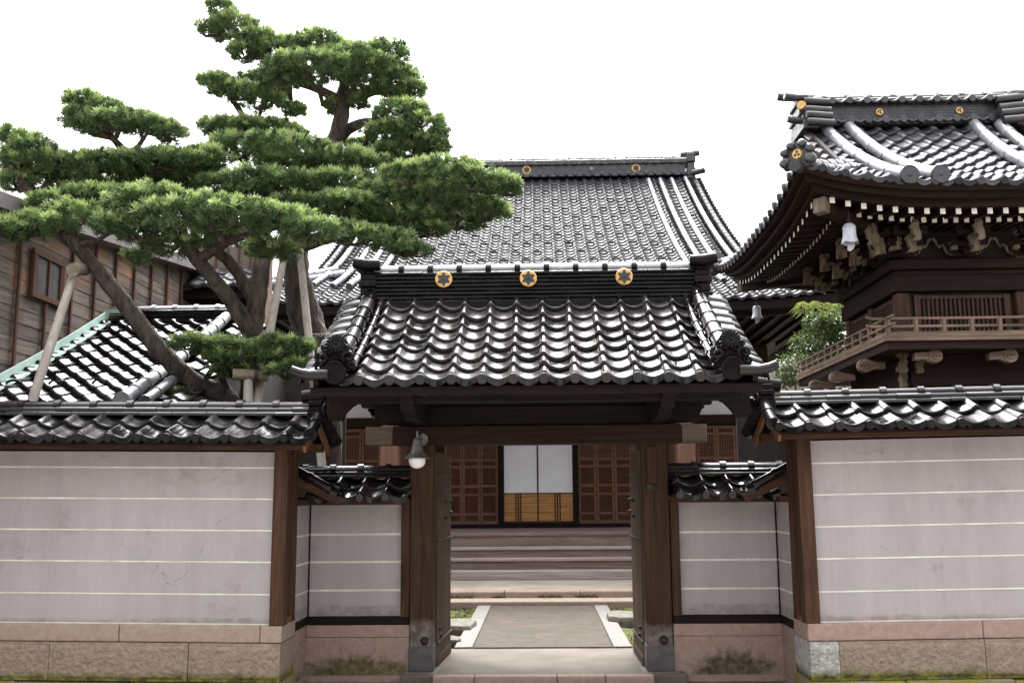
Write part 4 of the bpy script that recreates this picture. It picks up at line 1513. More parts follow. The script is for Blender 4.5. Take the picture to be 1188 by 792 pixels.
# body
b = MB()
b.box(HX - 4.85, HX + 4.85, YW + 0.06, YW + 0.2, 0.9, 3.2)
b.box(HX - 5.0, HX - 4.85, YW, 36, 0.3, 5.0)
b.box(HX + 4.85, HX + 5.0, YW, 36, 0.3, 5.0)
b.box(HX - 4.85, HX + 4.85, 35.85, 36, 0.3, 5.0)
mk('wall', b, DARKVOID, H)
b = MB()
b.box(HX - 4.84, HX + 4.84, YW + 0.02, YW + 0.15, 3.36, 4.02)
mk('white_frieze', b, WHITE_PLASTER, H)
b = MB()
b.box(HX - 5.0, HX + 5.0, YW - 0.08, YW + 0.16, 3.16, 3.358)
b.box(HX - 5.0, HX + 5.0, YW - 0.10, YW + 0.16, 4.022, 4.9)
mk('lintel_beam', b, WD_GATE_X, H, bev=0.01)
for x in (-4.8, -2.95, -0.86, 0.745, 2.83, 4.7):
    b = MB()
    w = 0.11 if abs(x) < 1 else 0.2
    b.box(x - w / 2, x + w / 2, YW - 0.11, YW + 0.05, 0.99, 3.158)
    mk('wall_post', b, WD_DARK_Z if abs(x) < 1 else WD_HALL, H, bev=0.01)
for x in (-2.83, 2.70):
    b = MB()
    b.box(x - 0.17, x + 0.17, 18.55, 18.88, 0.37, 4.86)
    pp_ = mk('porch_post', b, WD_PINK, H, bev=0.02)
    b = MB()
    b.box(x - 0.24, x + 0.24, 18.49, 18.95, 0.23, 0.368)
    mk('base_stone', b, GRANITE, pp_, bev=0.02)


def lattice_leaf(x0, w, pale=False):
    """panelled door leaf with slatted top"""
    b = MB()
    y = YW - 0.03
    z0, z1 = 1.07, 3.12
    b.box(x0 + 0.004, x0 + 0.055, y, y + 0.05, z0, z1)
    b.box(x0 + w - 0.055, x0 + w - 0.004, y, y + 0.05, z0, z1)
    for a, c in ((1.07, 1.14), (1.25, 1.31), (1.66, 1.72), (1.84, 1.90), (2.25, 2.31), (2.40, 2.46), (2.93, 2.98), (3.06, 3.12)):
        b.box(x0 + 0.0555, x0 + w - 0.0555, y + 0.003, y + 0.045, a, c)
    o = mk('lattice_door', b, WD_HALL_X if not pale else WD_YEL, H, bev=0.004)
    for a, c in ((1.141, 1.249), (1.311, 1.659), (1.721, 1.839), (1.901, 2.249), (2.311, 2.399), (2.981, 3.059)):
        b = MB()
        b.box(x0 + 0.056, x0 + w - 0.056, y + 0.025, y + 0.04, a, c)
        mk('panel', b, WD_PANEL, o)
    b = MB()
    n = 8
    for k in range(n):
        xx = x0 + 0.06 + (w - 0.12) * (k + 0.5) / n
        b.box(xx - 0.009, xx + 0.009, y + 0.012, y + 0.03, 2.461, 2.929)
    mk('slats', b, WD_HALL_X, o)
    return o


for xa, xb in ((-4.7, -3.05), (-2.85, -0.915), (0.80, 2.73), (2.93, 4.6)):
    n = round((xb - xa) / 0.41)
    w = (xb - xa) / n
    for i in range(n):
        lattice_leaf(xa + i * w, w)
for x0, x1 in ((-0.803, -0.072), (-0.066, 0.688)):
    b = MB()
    y = YW - 0.05
    b.box(x0, x0 + 0.014, y, y + 0.035, 1.10, 3.13)
    b.box(x1 - 0.014, x1, y, y + 0.035, 1.10, 3.13)
    b.box(x0 + 0.0145, x1 - 0.0145, y, y + 0.035, 1.70, 1.725)
    b.box(x0 + 0.0145, x1 - 0.0145, y, y + 0.035, 1.10, 1.13)
    o = mk('sliding_door', b, WD_HALL, H, bev=0.003)
    b = MB()
    b.box(x0 + 0.0145, x1 - 0.0145, y + 0.008, y + 0.028, 1.726, 3.13)
    mk('white_panel', b, PAPER, o)
    b = MB()
    for k in range(3):
        b.box(x0 + 0.0145, x1 - 0.0145, y + 0.010, y + 0.028, 1.131 + k * 0.19, 1.131 + k * 0.19 + 0.186)
    mk('wooden_lower_panel', b, WD_YEL, o, bev=0.004)
    for k in (0.36, 0.43, 0.5):
        b = MB()
        xx = x0 + (x1 - x0) * (k if x0 < -0.4 else k + 0.12)
        b.box(xx - 0.011, xx + 0.011, y - 0.002, y + 0.0095, 1.131, 1.699)
        mk('muntin', b, WD_DARK_Z, o)
b = MB()
b.box(-0.80, 0.69, YW - 0.12, YW + 0.04, 0.993, 1.095)
mk('door_sill', b, WD_DARK_X, H, bev=0.006)
b = MB()
b.box(HX - 4.8, -0.92, YW - 0.08, YW + 0.04, 0.993, 1.066)
b.box(0.81, HX + 4.8, YW - 0.08, YW + 0.04, 0.993, 1.066)
mk('door_sill', b, WD_DARK_X, H, bev=0.006)
b = MB()
for k in range(11):
    x = HX - 5.0 + k * 0.91
    b.box(x, x + 0.906, 18.45, YW + 0.05, 0.94, 0.99)
b.box(HX - 5.0, HX + 5.0, 18.55, 18.62, 0.36, 0.93, 0)
fl = mk('veranda_floor', b, WD_STEP, H, bev=0.006)
for (y0, zt, zb, m) in ((18.15, 0.755, 0.58, 0), (17.85, 0.575, 0.39, 0)):
    b = MB()
    b.box(-2.3, 2.3, y0, 18.5, zt - 0.05, zt, 1)
    b.box(-2.28, 2.28, y0 + 0.03, 18.5, zb - 0.02, zt - 0.052, 0)
    mk('wooden_step', b, [WD_STEP, WD_STEP_PALE], H, bev=0.008)
b = MB()
b.box(-2.3, 2.3, 17.50, 17.85, 0.235, 0.385, 0)
mk('bottom_step', b, WD_STEP_PALE, H, bev=0.01)
b = MB()
b.box(-2.28, 2.28, 18.47, 18.549, 0.76, 0.938)
mk('riser', b, WD_STEP, H)

# ------------------------------------------------------------------ bell tower on the right
T = root('bell_tower', (5.25, 13.65, 0), 'dark timber temple tower with railed balcony and upswept grey tiled roof on the right', 'tower')
TX, TY = 5.25, 13.65
EX0, EX1, EY0, EY1 = 2.96, 7.54, 11.0, 16.3
ZEV = 5.15


def tl(x, y):
    a = max(0, min(1, abs(x - TX) / 2.29)) ** 3
    c = max(0, min(1, abs(y - TY) / 2.65)) ** 3
    return 0.27 * a * c


trz, trw = 6.80, 0.2545
nrt = 11
tf = slope(EX0, trw, TY - 0.05, trz, EY0, ZEV, nrt, 0.16, tl)
tbk = slope(EX0, trw, TY + 0.05, trz, EY1, ZEV, nrt, 0.16, tl)
XG0, XG1 = 3.86, 6.64
mk_f = lambda p: XG0 - 0.1 < p.x < XG1 + 0.1 or abs(p.y - TY) > 2.65 - 0.98 * min(p.x - EX0 + 0.12, EX1 - p.x + 0.12)
b = MB()
tiles(b, tf, 18, nrt, k=1.35, lip=0.05, segs=9, mask=mk_f, jit=0.004, disc_r=0.05)
tiles(b, tbk, 18, nrt, k=1.3, lip=0.036, segs=6, mask=mk_f, jit=0.004, disc_r=0.05)
zg = tf(9, nrt * (1 - (2.65 - 0.95) / 2.65 + 0.0)).z
za = tf(9, nrt * ((TY - 0.05 - (EY0 + 0.95)) / (TY - 0.05 - EY0))).z
for sx, xe_, xg in ((-1, EX0, XG0), (1, EX1, XG1)):
    fs_ = slope(EY0, 0.2524, xg + sx * -0.05, za, xe_, ZEV, 4, 0.02, None, axis='y')
    def fs2(s, t, fs_=fs_):
        p = fs_(s, t)
        p.z += tl(p.x, p.y)
        return p
    tiles(b, fs2, 21, 4, k=1.3, lip=0.036, segs=7, mask=lambda p: 2.65 - abs(p.y - TY) > 0.9 * min(p.x - EX0, EX1 - p.x) - 0.1, jit=0.004, disc_r=0.05)
troof = mk('tiled_roof', b, TILE_TOWER, T)

zt_ = lambda y: tf(9, nrt * (TY - 0.05 - y) / (TY - 0.05 - EY0)).z
for xs in (4.03, 4.38, 6.47, 6.12):
    b = MB()
    outer = xs in (4.03, 6.47)
    y1 = EY0 + 0.02
    pts = [(xs + (0.20 if xs < TX else -0.20) * q, TY - 0.2 - (TY - 0.2 - y1) * q,
            zt_(TY - 0.2 - (TY - 0.2 - y1) * q) + 0.10) for q in [k / 10 for k in range(11)]]
    roll_tiles(b, pts, 0.082, 0.5, 0, 14, collar=0.005)
    e = Vector(pts[-1])
    b.tube([e + Vector((0, 0.03, 0)), e + Vector((0, -0.05, -0.02)), e + Vector((0, -0.06, -0.02))], [0.09, 0.112, 0.10], 22, 1)
    b.tube([e + Vector((0, -0.055, -0.02)), e + Vector((0, -0.072, -0.02))], [0.03, 0.015], 10, 1)
    mk('descending_ridge', b, [TILE_PALE, TILE_SHADE], troof)
for sx, xc, xg in ((-1, EX0, XG0), (1, EX1, XG1)):
    for sy, yc in ((-1, EY0), (1, EY1)):
        b = MB()
        pts = []
        for q in [k / 6 for k in range(7)]:
            x = xg + (xc - xg) * q * 0.93
            y = yc - sy * 0.92 * (1 - q) - sy * 0.05
            pts.append((x, y, za + (ZEV - za) * q + tl(x, y) + 0.09))
        roll_tiles(b, [(x, y, z) for x, y, z in pts], 0.075, 0.2, 1, 10)
        for off in (0.10, -0.10):
            roll_tiles(b, [(x + off * sx * -sy * 0.7, y + off * 0.7, z - 0.05) for x, y, z in pts], 0.05, 0.2, 1, 8)
        c = Vector(pts[-1])
        D = Vector((sx * 0.6, sy * 0.8, 0)).normalized()
        sd = Vector((-D.y, D.x, 0))
        out = [(-0.17, -0.12), (-0.20, 0.0), (-0.15, 0.06), (-0.14, 0.13), (-0.08, 0.17), (0, 0.20), (0.08, 0.17), (0.14, 0.13), (0.15, 0.06), (0.20, 0.0), (0.17, -0.12)]
        b.prism([c + sd * x + Vector((0, 0, z)) for x, z in out], (0, 0, 0), D * 0.06, 0)
        for k in (-1, 1):
            for w, z, r in ((0.15, -0.04, 0.065), (0.15, 0.08, 0.05), (0.07, 0.15, 0.05)):
                q = c + D * 0.03 + sd * (k * w) + Vector((0, 0, z))
                b.tube([q, q + D * 0.07, q + D * 0.085], [r, r, r * 0.5], 14, 0, True, 0.6)
        b.tube([c + D * 0.0 + Vector((0, 0, -0.10)), c + D * 0.13 + Vector((0, 0, -0.115)), c + D * 0.17 + Vector((0, 0, -0.12))], [0.07, 0.08, 0.07], 14, 0)
        o = mk('corner_ridge', b, [TILE_SHADE, TILE_PALE], troof)
        crest_c = c + D * 0.06 + Vector((0, 0, 0.04))
        if sy < 0:
            m2 = MB()
            m2.tube([crest_c, crest_c + D * 0.02], [0.062, 0.055], 18, 0)
            for k in range(3):
                th = 2 * math.pi * k / 3
                q = crest_c + D * 0.02 + sd * (math.sin(th) * 0.024) + Vector((0, 0, math.cos(th) * 0.024))
                m2.tube([q, q + D * 0.007], [0.017, 0.013], 8, 1)
            mk('crest', m2, [GOLD, CREST_BLACK], troof)
b = MB()
XR0, XR1 = 3.80, 6.72
p, q = Vector((XR0, TY, trz - 0.03)), Vector((XR1, TY, trz - 0.03))
noshi(b, p, q, 2, 0.46, 0.42, 0.045)
b.box(XR0, XR1, TY - 0.16, TY + 0.16, trz + 0.05, trz + 0.30)
nz_, nx_ = 6, 70
for i in range(nx_):
    for j in range(nz_):
        x = XR0 + (XR1 - XR0) * (i + 0.5 * (j % 2)) / nx_
        z = trz + 0.07 + 0.2 * j / (nz_ - 1)
        b.box(x, x + 0.022, TY - 0.168, TY - 0.15, z, z + 0.02, 0, random.random())
noshi(b, p + Vector((0, 0, 0.33)), q + Vector((0, 0, 0.33)), 2, 0.42, 0.38, 0.045)
nb = 12
for k in range(nb):
    x = XR0 + 0.12 + (XR1 - XR0 - 0.24) * k / (nb - 1)
    for z, yy in ((trz + 0.035, TY - 0.24), (trz + 0.335, TY - 0.22)):
        b.tube([(x, yy + 0.12, z + 0.01), (x, yy - 0.03, z - 0.005), (x, yy - 0.04, z - 0.005)], [0.052, 0.056, 0.048], 14, 0, True, random.random())
        if k < nb - 1:
            dx = (XR1 - XR0 - 0.24) / (nb - 1)
            arc = [(x + 0.05 + (dx - 0.1) * s / 6, yy - 0.015, z - 0.002 - 0.03 * math.sin(math.pi * s / 6)) for s in range(7)]
            b.tube(arc, 0.022, 7, 0, True, random.random())
tridge = mk('ridge', b, TILE_SHADE, troof)
b = MB()
ridge_cap(b, p + Vector((0, 0, 0.42)), q + Vector((0, 0, 0.42)), 0.13, 0.34)
mk('ridge_cap', b, TILE_TOWER, troof)
for u, v in ((1020, 131), (1113, 132.5)):
    c = at(u, v, TY - 0.17)
    crest(tridge, (c.x, TY - 0.168, trz + 0.175), 0.052, star=False)
for sx, xc in ((-1, XR0), (1, XR1)):
    b = MB()
    for i, (wd, z0, z1, th) in enumerate(((0.9, -0.14, -0.02, 0.11), (0.72, -0.01, 0.10, 0.09), (0.62, 0.11, 0.20, 0.12), (0.56, 0.21, 0.30, 0.09), (0.5, 0.31, 0.40, 0.12))):
        b.box(xc - th, xc + th, TY - wd / 2, TY + wd / 2, trz + z0, trz + z1, 0, random.random())
    b.tube([(xc - sx * 0.2, TY, trz + 0.46), (xc, TY, trz + 0.47), (xc + sx * 0.34, TY, trz + 0.50)], 0.06, 12)
    for z, l in ((0.36, 0.32), (0.02, 0.3)):
        b.tube([(xc, TY - 0.3, trz + z), (xc + sx * 0.14, TY - 0.3, trz + z), (xc + sx * l, TY - 0.32, trz + z + 0.02)], 0.05, 12)
    for k, z in enumerate((0.30, 0.16, 0.06, -0.06)):
        b.tube([(xc - sx * 0.30 , TY - 0.3 - k * 0.05, trz + z - 0.02), (xc, TY - 0.32 - k * 0.05, trz + z), (xc + sx * 0.06, TY - 0.32 - k * 0.05, trz + z)], 0.055, 10, 0, True, random.random())
    mk('ridge_end_tile', b, TILE_SHADE, troof, bev=0.012)
    c = Vector((xc + sx * 0.1, TY - 0.36, trz + 0.22))
    m2 = MB()
    D = Vector((sx, 0, 0)) * 0.5 + Vector((0, -0.85, 0))
    D.normalize()
    m2.tube([c, c + D * 0.03], [0.065, 0.058], 18)
    mk('crest', m2, GOLD, troof)
for xg, sx in ((XG0, -1), (XG1, 1)):
    b = MB()
    b.add([(xg, EY0 + 1.0, za - 0.05), (xg, EY1 - 1.0, za - 0.05), (xg, TY, trz - 0.08)], [(0, 1, 2)])
    mk('gable_wall', b, WD_TOWER_Y, T)
    for sy in (-1, 1):
        b = MB()
        b.bar((xg + sx * 0.06, TY + sy * 1.75, za - 0.02), (xg + sx * 0.06, TY, trz - 0.02), 0.05, 0.16)
        mk('bargeboard', b, WD_TOWER_Y, T)


def eave_line(dd, dz, n=24):
    """four lines of points round the tower eaves, set in by dd and lowered by dz"""
    x0, x1, y0, y1 = EX0 + dd, EX1 - dd, EY0 + dd, EY1 - dd
    def P(x, y):
        kx = TX + (x - TX) * 2.29 / (2.29 - dd)
        ky = TY + (y - TY) * 2.65 / (2.65 - dd)
        return Vector((x, y, ZEV + dz + tl(kx, ky) * max(0.12, 1 - dd * 0.75)))
    return [[P(x0 + (x1 - x0) * k / n, y0) for k in range(n + 1)], [P(x1, y0 + (y1 - y0) * k / n) for k in range(n + 1)],
            [P(x1 + (x0 - x1) * k / n, y1) for k in range(n + 1)], [P(x0, y1 + (y0 - y1) * k / n) for k in range(n + 1)]]


def strip(b, la, lb, mi=0):
    for A, B in zip(la, lb):
        n = len(A)
        b.add(A + B, [(k, k + 1, n + k + 1, n + k) for k in range(n - 1)], mi, True)


b = MB()
seq = [(0.03, -0.02), (0.05, -0.075), (0.13, -0.075), (0.13, -0.14), (0.24, -0.14), (0.24, -0.215), (0.36, -0.215), (0.36, -0.185), (0.72, -0.16), (0.72, -0.20), (1.55, -0.10)]
lines = [eave_line(*s) for s in seq]
for la, lb in zip(lines, lines[1:]):
    strip(b, la, lb)
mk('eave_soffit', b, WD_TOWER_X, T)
# two tiers of rafters with white painted ends
for (dd, dz, ln, n, sz) in ((0.30, -0.255, 0.55, 21, 0.062), (0.64, -0.265, 0.85, 25, 0.058)):
    ls = eave_line(dd, dz, n + 1)
    meshes = []
    for side, inward in ((0, Vector((0, 1, 0))), (3, Vector((1, 0, 0)))):
        pts = ls[side][1:-1]
        nn = len(pts)
        p0 = Vector((0, 0, 0))
        proto = None
        for p in pts:
            if proto is None:
                rb = MB()
                q = p + inward * ln + Vector((0, 0, 0.06))
                rb.bar(p, q, sz, sz * 1.2)
                rb.bar(p - inward * 0.004, p - inward * 0.0005, sz * 0.96, sz * 1.1, 1)
                proto = mk('rafter', rb, [WD_TOWER_Y if side == 0 else WD_TOWER_X, WHITE_END], T)
                p0 = p
            else:
                clone(proto, T, p - p0)
for xc, yc, sx, sy in ((EX0, EY0, 1, 1), (EX0, EY1, 1, -1)):
    b = MB()
    p = Vector((xc + sx * 0.34, yc + sy * 0.34, ZEV - 0.14))
    q = Vector((4.5, 12.3 if sy > 0 else 14.2, ZEV - 0.32))
    b.bar(p, q, 0.15, 0.17)
    b.bar(p - (q - p).normalized() * 0.012, p + (q - p).normalized() * 0.10, 0.162, 0.185, 1)
    mk('corner_rafter', b, [WD_TOWER_Y, WD_CARVE], T, bev=0.01)
# body of the upper storey
BX0, BX1, BY0, BY1 = 4.44, 6.06, 12.2, 14.3
b = MB()
b.box(BX0 + 0.08, BX1 - 0.08, BY0 + 0.09, BY1 - 0.09, 0.0, 5.05)
mk('wall', b, DARKVOID, T)
for x in (BX0 + 0.08, BX1 - 0.08):
    for y in (BY0 + 0.08, (BY0 + BY1) / 2, BY1 - 0.08):
        b = MB()
        b.box(x - 0.082, x + 0.082, y - 0.082, y + 0.082, 3.45, 4.12)
        mk('post', b, WD_TOWER_Z, T, bev=0.015)
b = MB()
b.box(BX0 - 0.04, BX1 + 0.04, BY0 - 0.04, BY1 + 0.04, 4.13, 4.33)
b.box(BX0 - 0.01, BX1 + 0.01, BY0 - 0.01, BY1 + 0.01, 4.335, 4.40)
b.box(BX0 - 0.07, BX1 + 0.07, BY0 - 0.07, BY1 + 0.07, 4.405, 4.53)
mk('wall_beam', b, WD_TOWER_X, T, bev=0.012)


def slatted_window(p, dr, w, z0, z1, nrm):
    p, dr, nrm = Vector(p), Vector(dr), Vector(nrm)
    b = MB()
    up = Vector((0, 0, 1))
    for a in (0.0, w):
        b.bar(p + dr * a + up * z0, p + dr * a + up * z1, 0.075, 0.06, 0, up=nrm)
    b.bar(p + up * (z1 - 0.03), p + dr * w + up * (z1 - 0.03), 0.045, 0.05)
    b.bar(p + up * (z0 + 0.03), p + dr * w + up * (z0 + 0.03), 0.045, 0.05)
    o = mk('slatted_window', b, WD_TOWER_Z, T, bev=0.005)
    b = MB()
    n = int(w / 0.055)
    for k in range(n):
        a = w * (k + 0.5) / n
        b.bar(p + dr * a + up * (z0 + 0.05), p + dr * a + up * (z1 - 0.05), 0.028, 0.03, 0, up=nrm, tv=random.random())
    mk('slats', b, WD_TOWER_Z, o)


slatted_window((4.70, BY0 + 0.06, 0), (1, 0, 0), 1.1, 3.5, 4.1, (0, -1, 0))
for y0 in (12.42, 13.36):
    slatted_window((BX0 + 0.06, y0, 0), (0, 1, 0), 0.76, 3.5, 4.1, (-1, 0, 0))
# brackets: stacked blocks and arms with pale carved noses
S_OUT = [(-0.025, 0.24), (0.03, 0.25), (0.05, 0.20), (0.03, 0.17), (0.045, 0.12), (0.02, 0.07), (0.035, 0.02), (0.03, 0.0), (-0.035, 0.0), (-0.03, 0.05),
         (-0.05, 0.10), (-0.02, 0.15), (-0.035, 0.20)]


def bracket_cluster(c, out, side, big=1.0):
    """c at the wall plate; out = unit vector away from the wall, side = along it"""
    c, out, side = Vector(c), Vector(out), Vector(side)
    up = Vector((0, 0, 1))
    b = MB()
    for i in range(3):
        o_ = c + out * (0.16 * i) + up * (0.02 + 0.10 * i)
        b.bar(o_ - side * (0.20 * big), o_ + side * (0.20 * big), 0.07, 0.055)
        for k in (-1, 0, 1):
            q = o_ + side * (0.17 * big * k) + up * 0.055
            b.bar(q - side * 0.04, q + side * 0.04, 0.08, 0.05)
        b.bar(c + up * (0.03 + 0.1 * i) - out * 0.05, o_ + out * 0.12 + up * 0.01, 0.065, 0.06)
    o = mk('bracket', b, WD_TOWER_X, T, bev=0.006)
    b = MB()
    for i, (off, z) in enumerate(((0.30, 0.0), (0.46, 0.10))):
        q = c + out * off + up * z - side * 0.03
        b.prism([q + out * (y * 1.5) + up * (zz * 0.95) + side * (0.03 - 0.1 * zz) for y, zz in S_OUT], (0, 0, 0), side * 0.06)
        q = c + out * (off + 0.02) + up * (z - 0.02)
        b.prism([q + side * (y * 1.1 + 0.03 * math.sin(zz * 26)) + up * (zz * 0.85) for y, zz in S_OUT], (0, 0, 0), out * 0.05)
    for k in (-1, 1):
        q = c + out * 0.12 + side * (0.16 * k) + up * 0.05
        b.prism([q + side * (k * y) + up * (zz * 0.6) for y, zz in S_OUT], (0, 0, 0), out * 0.05)
    mk('carved_nose', b, WD_CARVE, o, bev=0.006)


def frog_leg(c, side, out, w=0.3, h=0.2):
    c, side, out = Vector(c), Vector(side), Vector(out)
    b = MB()
    for k in (-1, 1):
        pts = [c + side * (k * w * q) + Vector((0, 0, h * (1 - q) ** 0.7 + 0.035 * math.sin(q * 13))) for q in [i / 10 for i in range(11)]]
        b.tube(pts, [0.010 + 0.012 * abs(math.sin(i * 1.1)) for i in range(11)], 6, 0, True)
    mk('frog_leg_strut', b, WD_CARVE, T)


for x in (BX0 + 0.06, TX, BX1 - 0.06):
    bracket_cluster((x, BY0 - 0.08, 4.56), (0, -1, 0), (1, 0, 0))
for y in (BY0 + 0.3, (BY0 + BY1) / 2, BY1 - 0.2):
    bracket_cluster((BX0 - 0.08, y, 4.56), (-1, 0, 0), (0, 1, 0))
bracket_cluster((BX0 - 0.06, BY0 - 0.06, 4.56), Vector((-0.7, -0.7, 0)), Vector((0.7, -0.7, 0)), 0.8)
for x in ((BX0 + TX) / 2 + 0.03, (BX1 + TX) / 2 - 0.03):
    frog_leg((x, BY0 - 0.10, 4.56), (1, 0, 0), (0, -1, 0), 0.22, 0.2)
for y in (12.85, 13.7):
    frog_leg((BX0 - 0.10, y, 4.56), (0, 1, 0), (-1, 0, 0), 0.3, 0.2)
# balcony
FX0, FX1, FY0, FY1 = 4.06, 6.44, 11.6, 15.7
b = MB()
b.box(FX0, FX1, FY0, FY1, 3.43, 3.475)
fl_ = mk('balcony_floor', b, WD_GREY_X, T, bev=0.006)
b = MB()
b.box(FX0 + 0.03, FX1 - 0.03, FY0 + 0.03, FY1 - 0.03, 3.33, 3.428)
mk('edge_beam', b, WD_TOWER_X, fl_, bev=0.006)
b = MB()
xi0, yi0 = FX0 + 0.05, FY0 + 0.05
ext = 0.20
for z, h, w in ((3.51, 0.065, 0.06), (3.605, 0.03, 0.045), (3.70, 0.03, 0.036)):
    e = 0.02 if h > 0.05 else ext
    b = MB()
    b.bar((xi0 - e, yi0, z), (FX1 - 0.05, yi0, z), w, h)
    if e == ext:
        b.bar((xi0 - e, yi0, z), (xi0 - e - 0.05, yi0, z + 0.02), w * 0.9, h)
    ra = mk('rail', b, WD_GREY_X, T, bev=0.006)
for z, h, w in ((3.513, 0.060, 0.056), (3.608, 0.028, 0.043), (3.703, 0.028, 0.034)):
    e = 0.02 if h > 0.05 else ext
    for xr_ in (xi0, FX1 - 0.05):
        b = MB()
        b.bar((xr_, yi0 - e, z + 0.004), (xr_, FY1 - 0.05, z + 0.004), w, h)
        ra2 = mk('rail', b, WD_GREY_Y, T, bev=0.006)
rb = MB()
rb.box(xi0 - 0.026, xi0 + 0.026, yi0 - 0.026, yi0 + 0.026, 3.476, 3.69)
p0 = mk('baluster', rb, WD_GREY_Z, T, bev=0.005)
for k in range(1, 8):
    clone(p0, T, (0.325 * k, 0, 0))
first = True
rb = MB()
rb.box(xi0 - 0.024, xi0 + 0.024, yi0 + 0.30, yi0 + 0.348, 3.476, 3.69)
p1 = mk('baluster', rb, WD_GREY_Z, T, bev=0.005)
for k in range(1, 12):
    clone(p1, T, (0, 0.32 * k, 0))


def scroll(c, k, name='scroll_bracket'):
    """bracket arm with a spiral curl at its end; k = which way along X it points"""
    c = Vector(c)
    b = MB()
    b.tube([c + Vector((0, -0.045, 0)), c + Vector((0, 0.07, 0))], 0.083, 20, 0)
    ring = [c + Vector((k * 0.055 * math.cos(a) * (1 - a / 14), -0.05, 0.055 * math.sin(a) * (1 - a / 14))) for a in [i * 0.5 for i in range(20)]]
    b.tube(ring, 0.011, 6, 0)
    out = [(0.0, 0.075), (-0.10, 0.045), (-0.24, 0.03), (-0.24, -0.045), (-0.14, -0.035), (-0.05, -0.07), (0.0, -0.08)]
    b.prism([c + Vector((k * x, -0.035, z)) for x, z in out], (0, 0, 0), (0, 0.09, 0), 0)
    return mk(name, b, WD_GREY_X, T, bev=0.006)


for u, v in ((1084, 413), (1171, 412.5)):
    scroll(at(u, v, 11.75), 1)
for u, v, Y in ((1003, 424, 12.35), (970, 437.5, 13.3), (946, 447, 14.3)):
    scroll(at(u, v, Y), -1)
for u, v, Y in ((1049, 420, 11.95), (1068, 420, 11.95), (1049, 437, 12.1), (1068, 434, 12.15), (1152, 432, 12.15), (1130, 437, 12.2)):
    c = at(u, v, Y)
    b = MB()
    b.prism([c + Vector((x * 0.9, 0, z - 0.12)) for x, z in S_OUT], (0, 0, 0), (0, 0.08, 0))
    b.bar(c + Vector((-0.06, 0.05, 0.10)), c + Vector((0.06, 0.05, 0.10)), 0.12, 0.06)
    mk('floor_bracket', b, WD_CARVE, T, bev=0.006)
b = MB()
b.box(4.5, 6.0, 12.05, 14.4, 2.95, 3.32)
mk('storey_beam', b, WD_TOWER_X, T)
# wind bells hang from the corners of the eaves


def wind_bell(c, label, s=1.0):
    c = Vector(c)
    R = root('wind_bell', c, label, 'bell', 'wind bells at the tower eaves')
    b = MB()
    b.tube([c + Vector((0, 0, 0.30 * s)), c + Vector((0, 0, 0.13 * s))], 0.008, 6)
    ring = [c + Vector((0.022 * s * math.cos(a), 0, 0.155 * s + 0.022 * s * math.sin(a))) for a in [i * math.pi / 6 for i in range(13)]]
    b.tube(ring, 0.006, 6)
    mk('hook', b, IRON, R)
    b = MB()
    n = 24
    prof = [(0.01, 0.125), (0.045, 0.12), (0.068, 0.10), (0.075, 0.06), (0.077, 0.0), (0.082, -0.05), (0.094, -0.085), (0.104, -0.105)]
    vs = []
    for i, (r, h) in enumerate(prof):
        for k in range(n):
            th = 2 * math.pi * k / n
            hh = h + (0.022 * abs(math.cos(2 * th)) * -1 + 0.011 if i == len(prof) - 1 else 0)
            vs.append(c + Vector((math.cos(th) * r, math.sin(th) * r, hh)) * s)
    vs = [Vector(v) if False else v for v in vs]
    vs = []
    for i, (r, h) in enumerate(prof):
        for k in range(n):
            th = 2 * math.pi * k / n
            hh = h + (-0.024 * abs(math.cos(2 * th)) if i == len(prof) - 1 else 0)
            vs.append(c + Vector((math.cos(th) * r, math.sin(th) * r, hh)) * s)
    b.add(vs, [(i * n + k, i * n + (k + 1) % n, (i + 1) * n + (k + 1) % n, (i + 1) * n + k) for i in range(len(prof) - 1) for k in range(n)], 0, True)
    b.add(vs[:n], [tuple(range(n))])
    for h in (0.07, -0.04):
        b.lathe(c, [(0.078 * s, (h - 0.006) * s), (0.083 * s, h * s), (0.078 * s, (h + 0.006) * s)], n)
    mk('bell_body', b, BELLM, R)
    b = MB()
    b.tube([c + Vector((0, 0, 0.1 * s)), c + Vector((0, 0, -0.13 * s))], 0.005, 6)
    b.prism([c + Vector((x * s, -0.004, z * s)) for x, z in ((-0.02, -0.12), (0.04, -0.11), (0.06, -0.14), (0.035, -0.19), (-0.01, -0.22), (-0.035, -0.2), (-0.03, -0.16))],
            (0, 0, 0), (0, 0.008, 0))
    mk('clapper', b, BELLM, R)


wind_bell(at(985.5, 271, 11.45), 'pale bronze wind bell hanging from the near corner of the tower eaves', 0.98)
wind_bell(at(878, 362, 15.9), 'small dim wind bell hanging from the far corner of the tower eaves', 0.85)

# pale wall and plants between gate and tower
b = MB()
pa = at(902, 440, 17.3)
pb = at(934, 410, 17.3)
b.prism([(pa.x - 0.1, 17.3, 0), (pb.x + 1.2, 17.3, 0), (pb.x + 1.2, 17.3, pb.z + 0.12), (pb.x - 0.1, 17.3, pb.z), (pa.x - 0.1, 17.3, pa.z + 0.1)], (0, 0, 0), (0, 0.2, 0))
tag(mk('garden_wall', b, CREAM_WALL, loc=(pa.x, 17.0, 0), bev=0.02), 'pale cream garden wall glimpsed behind the shrub beside the tower', 'wall')


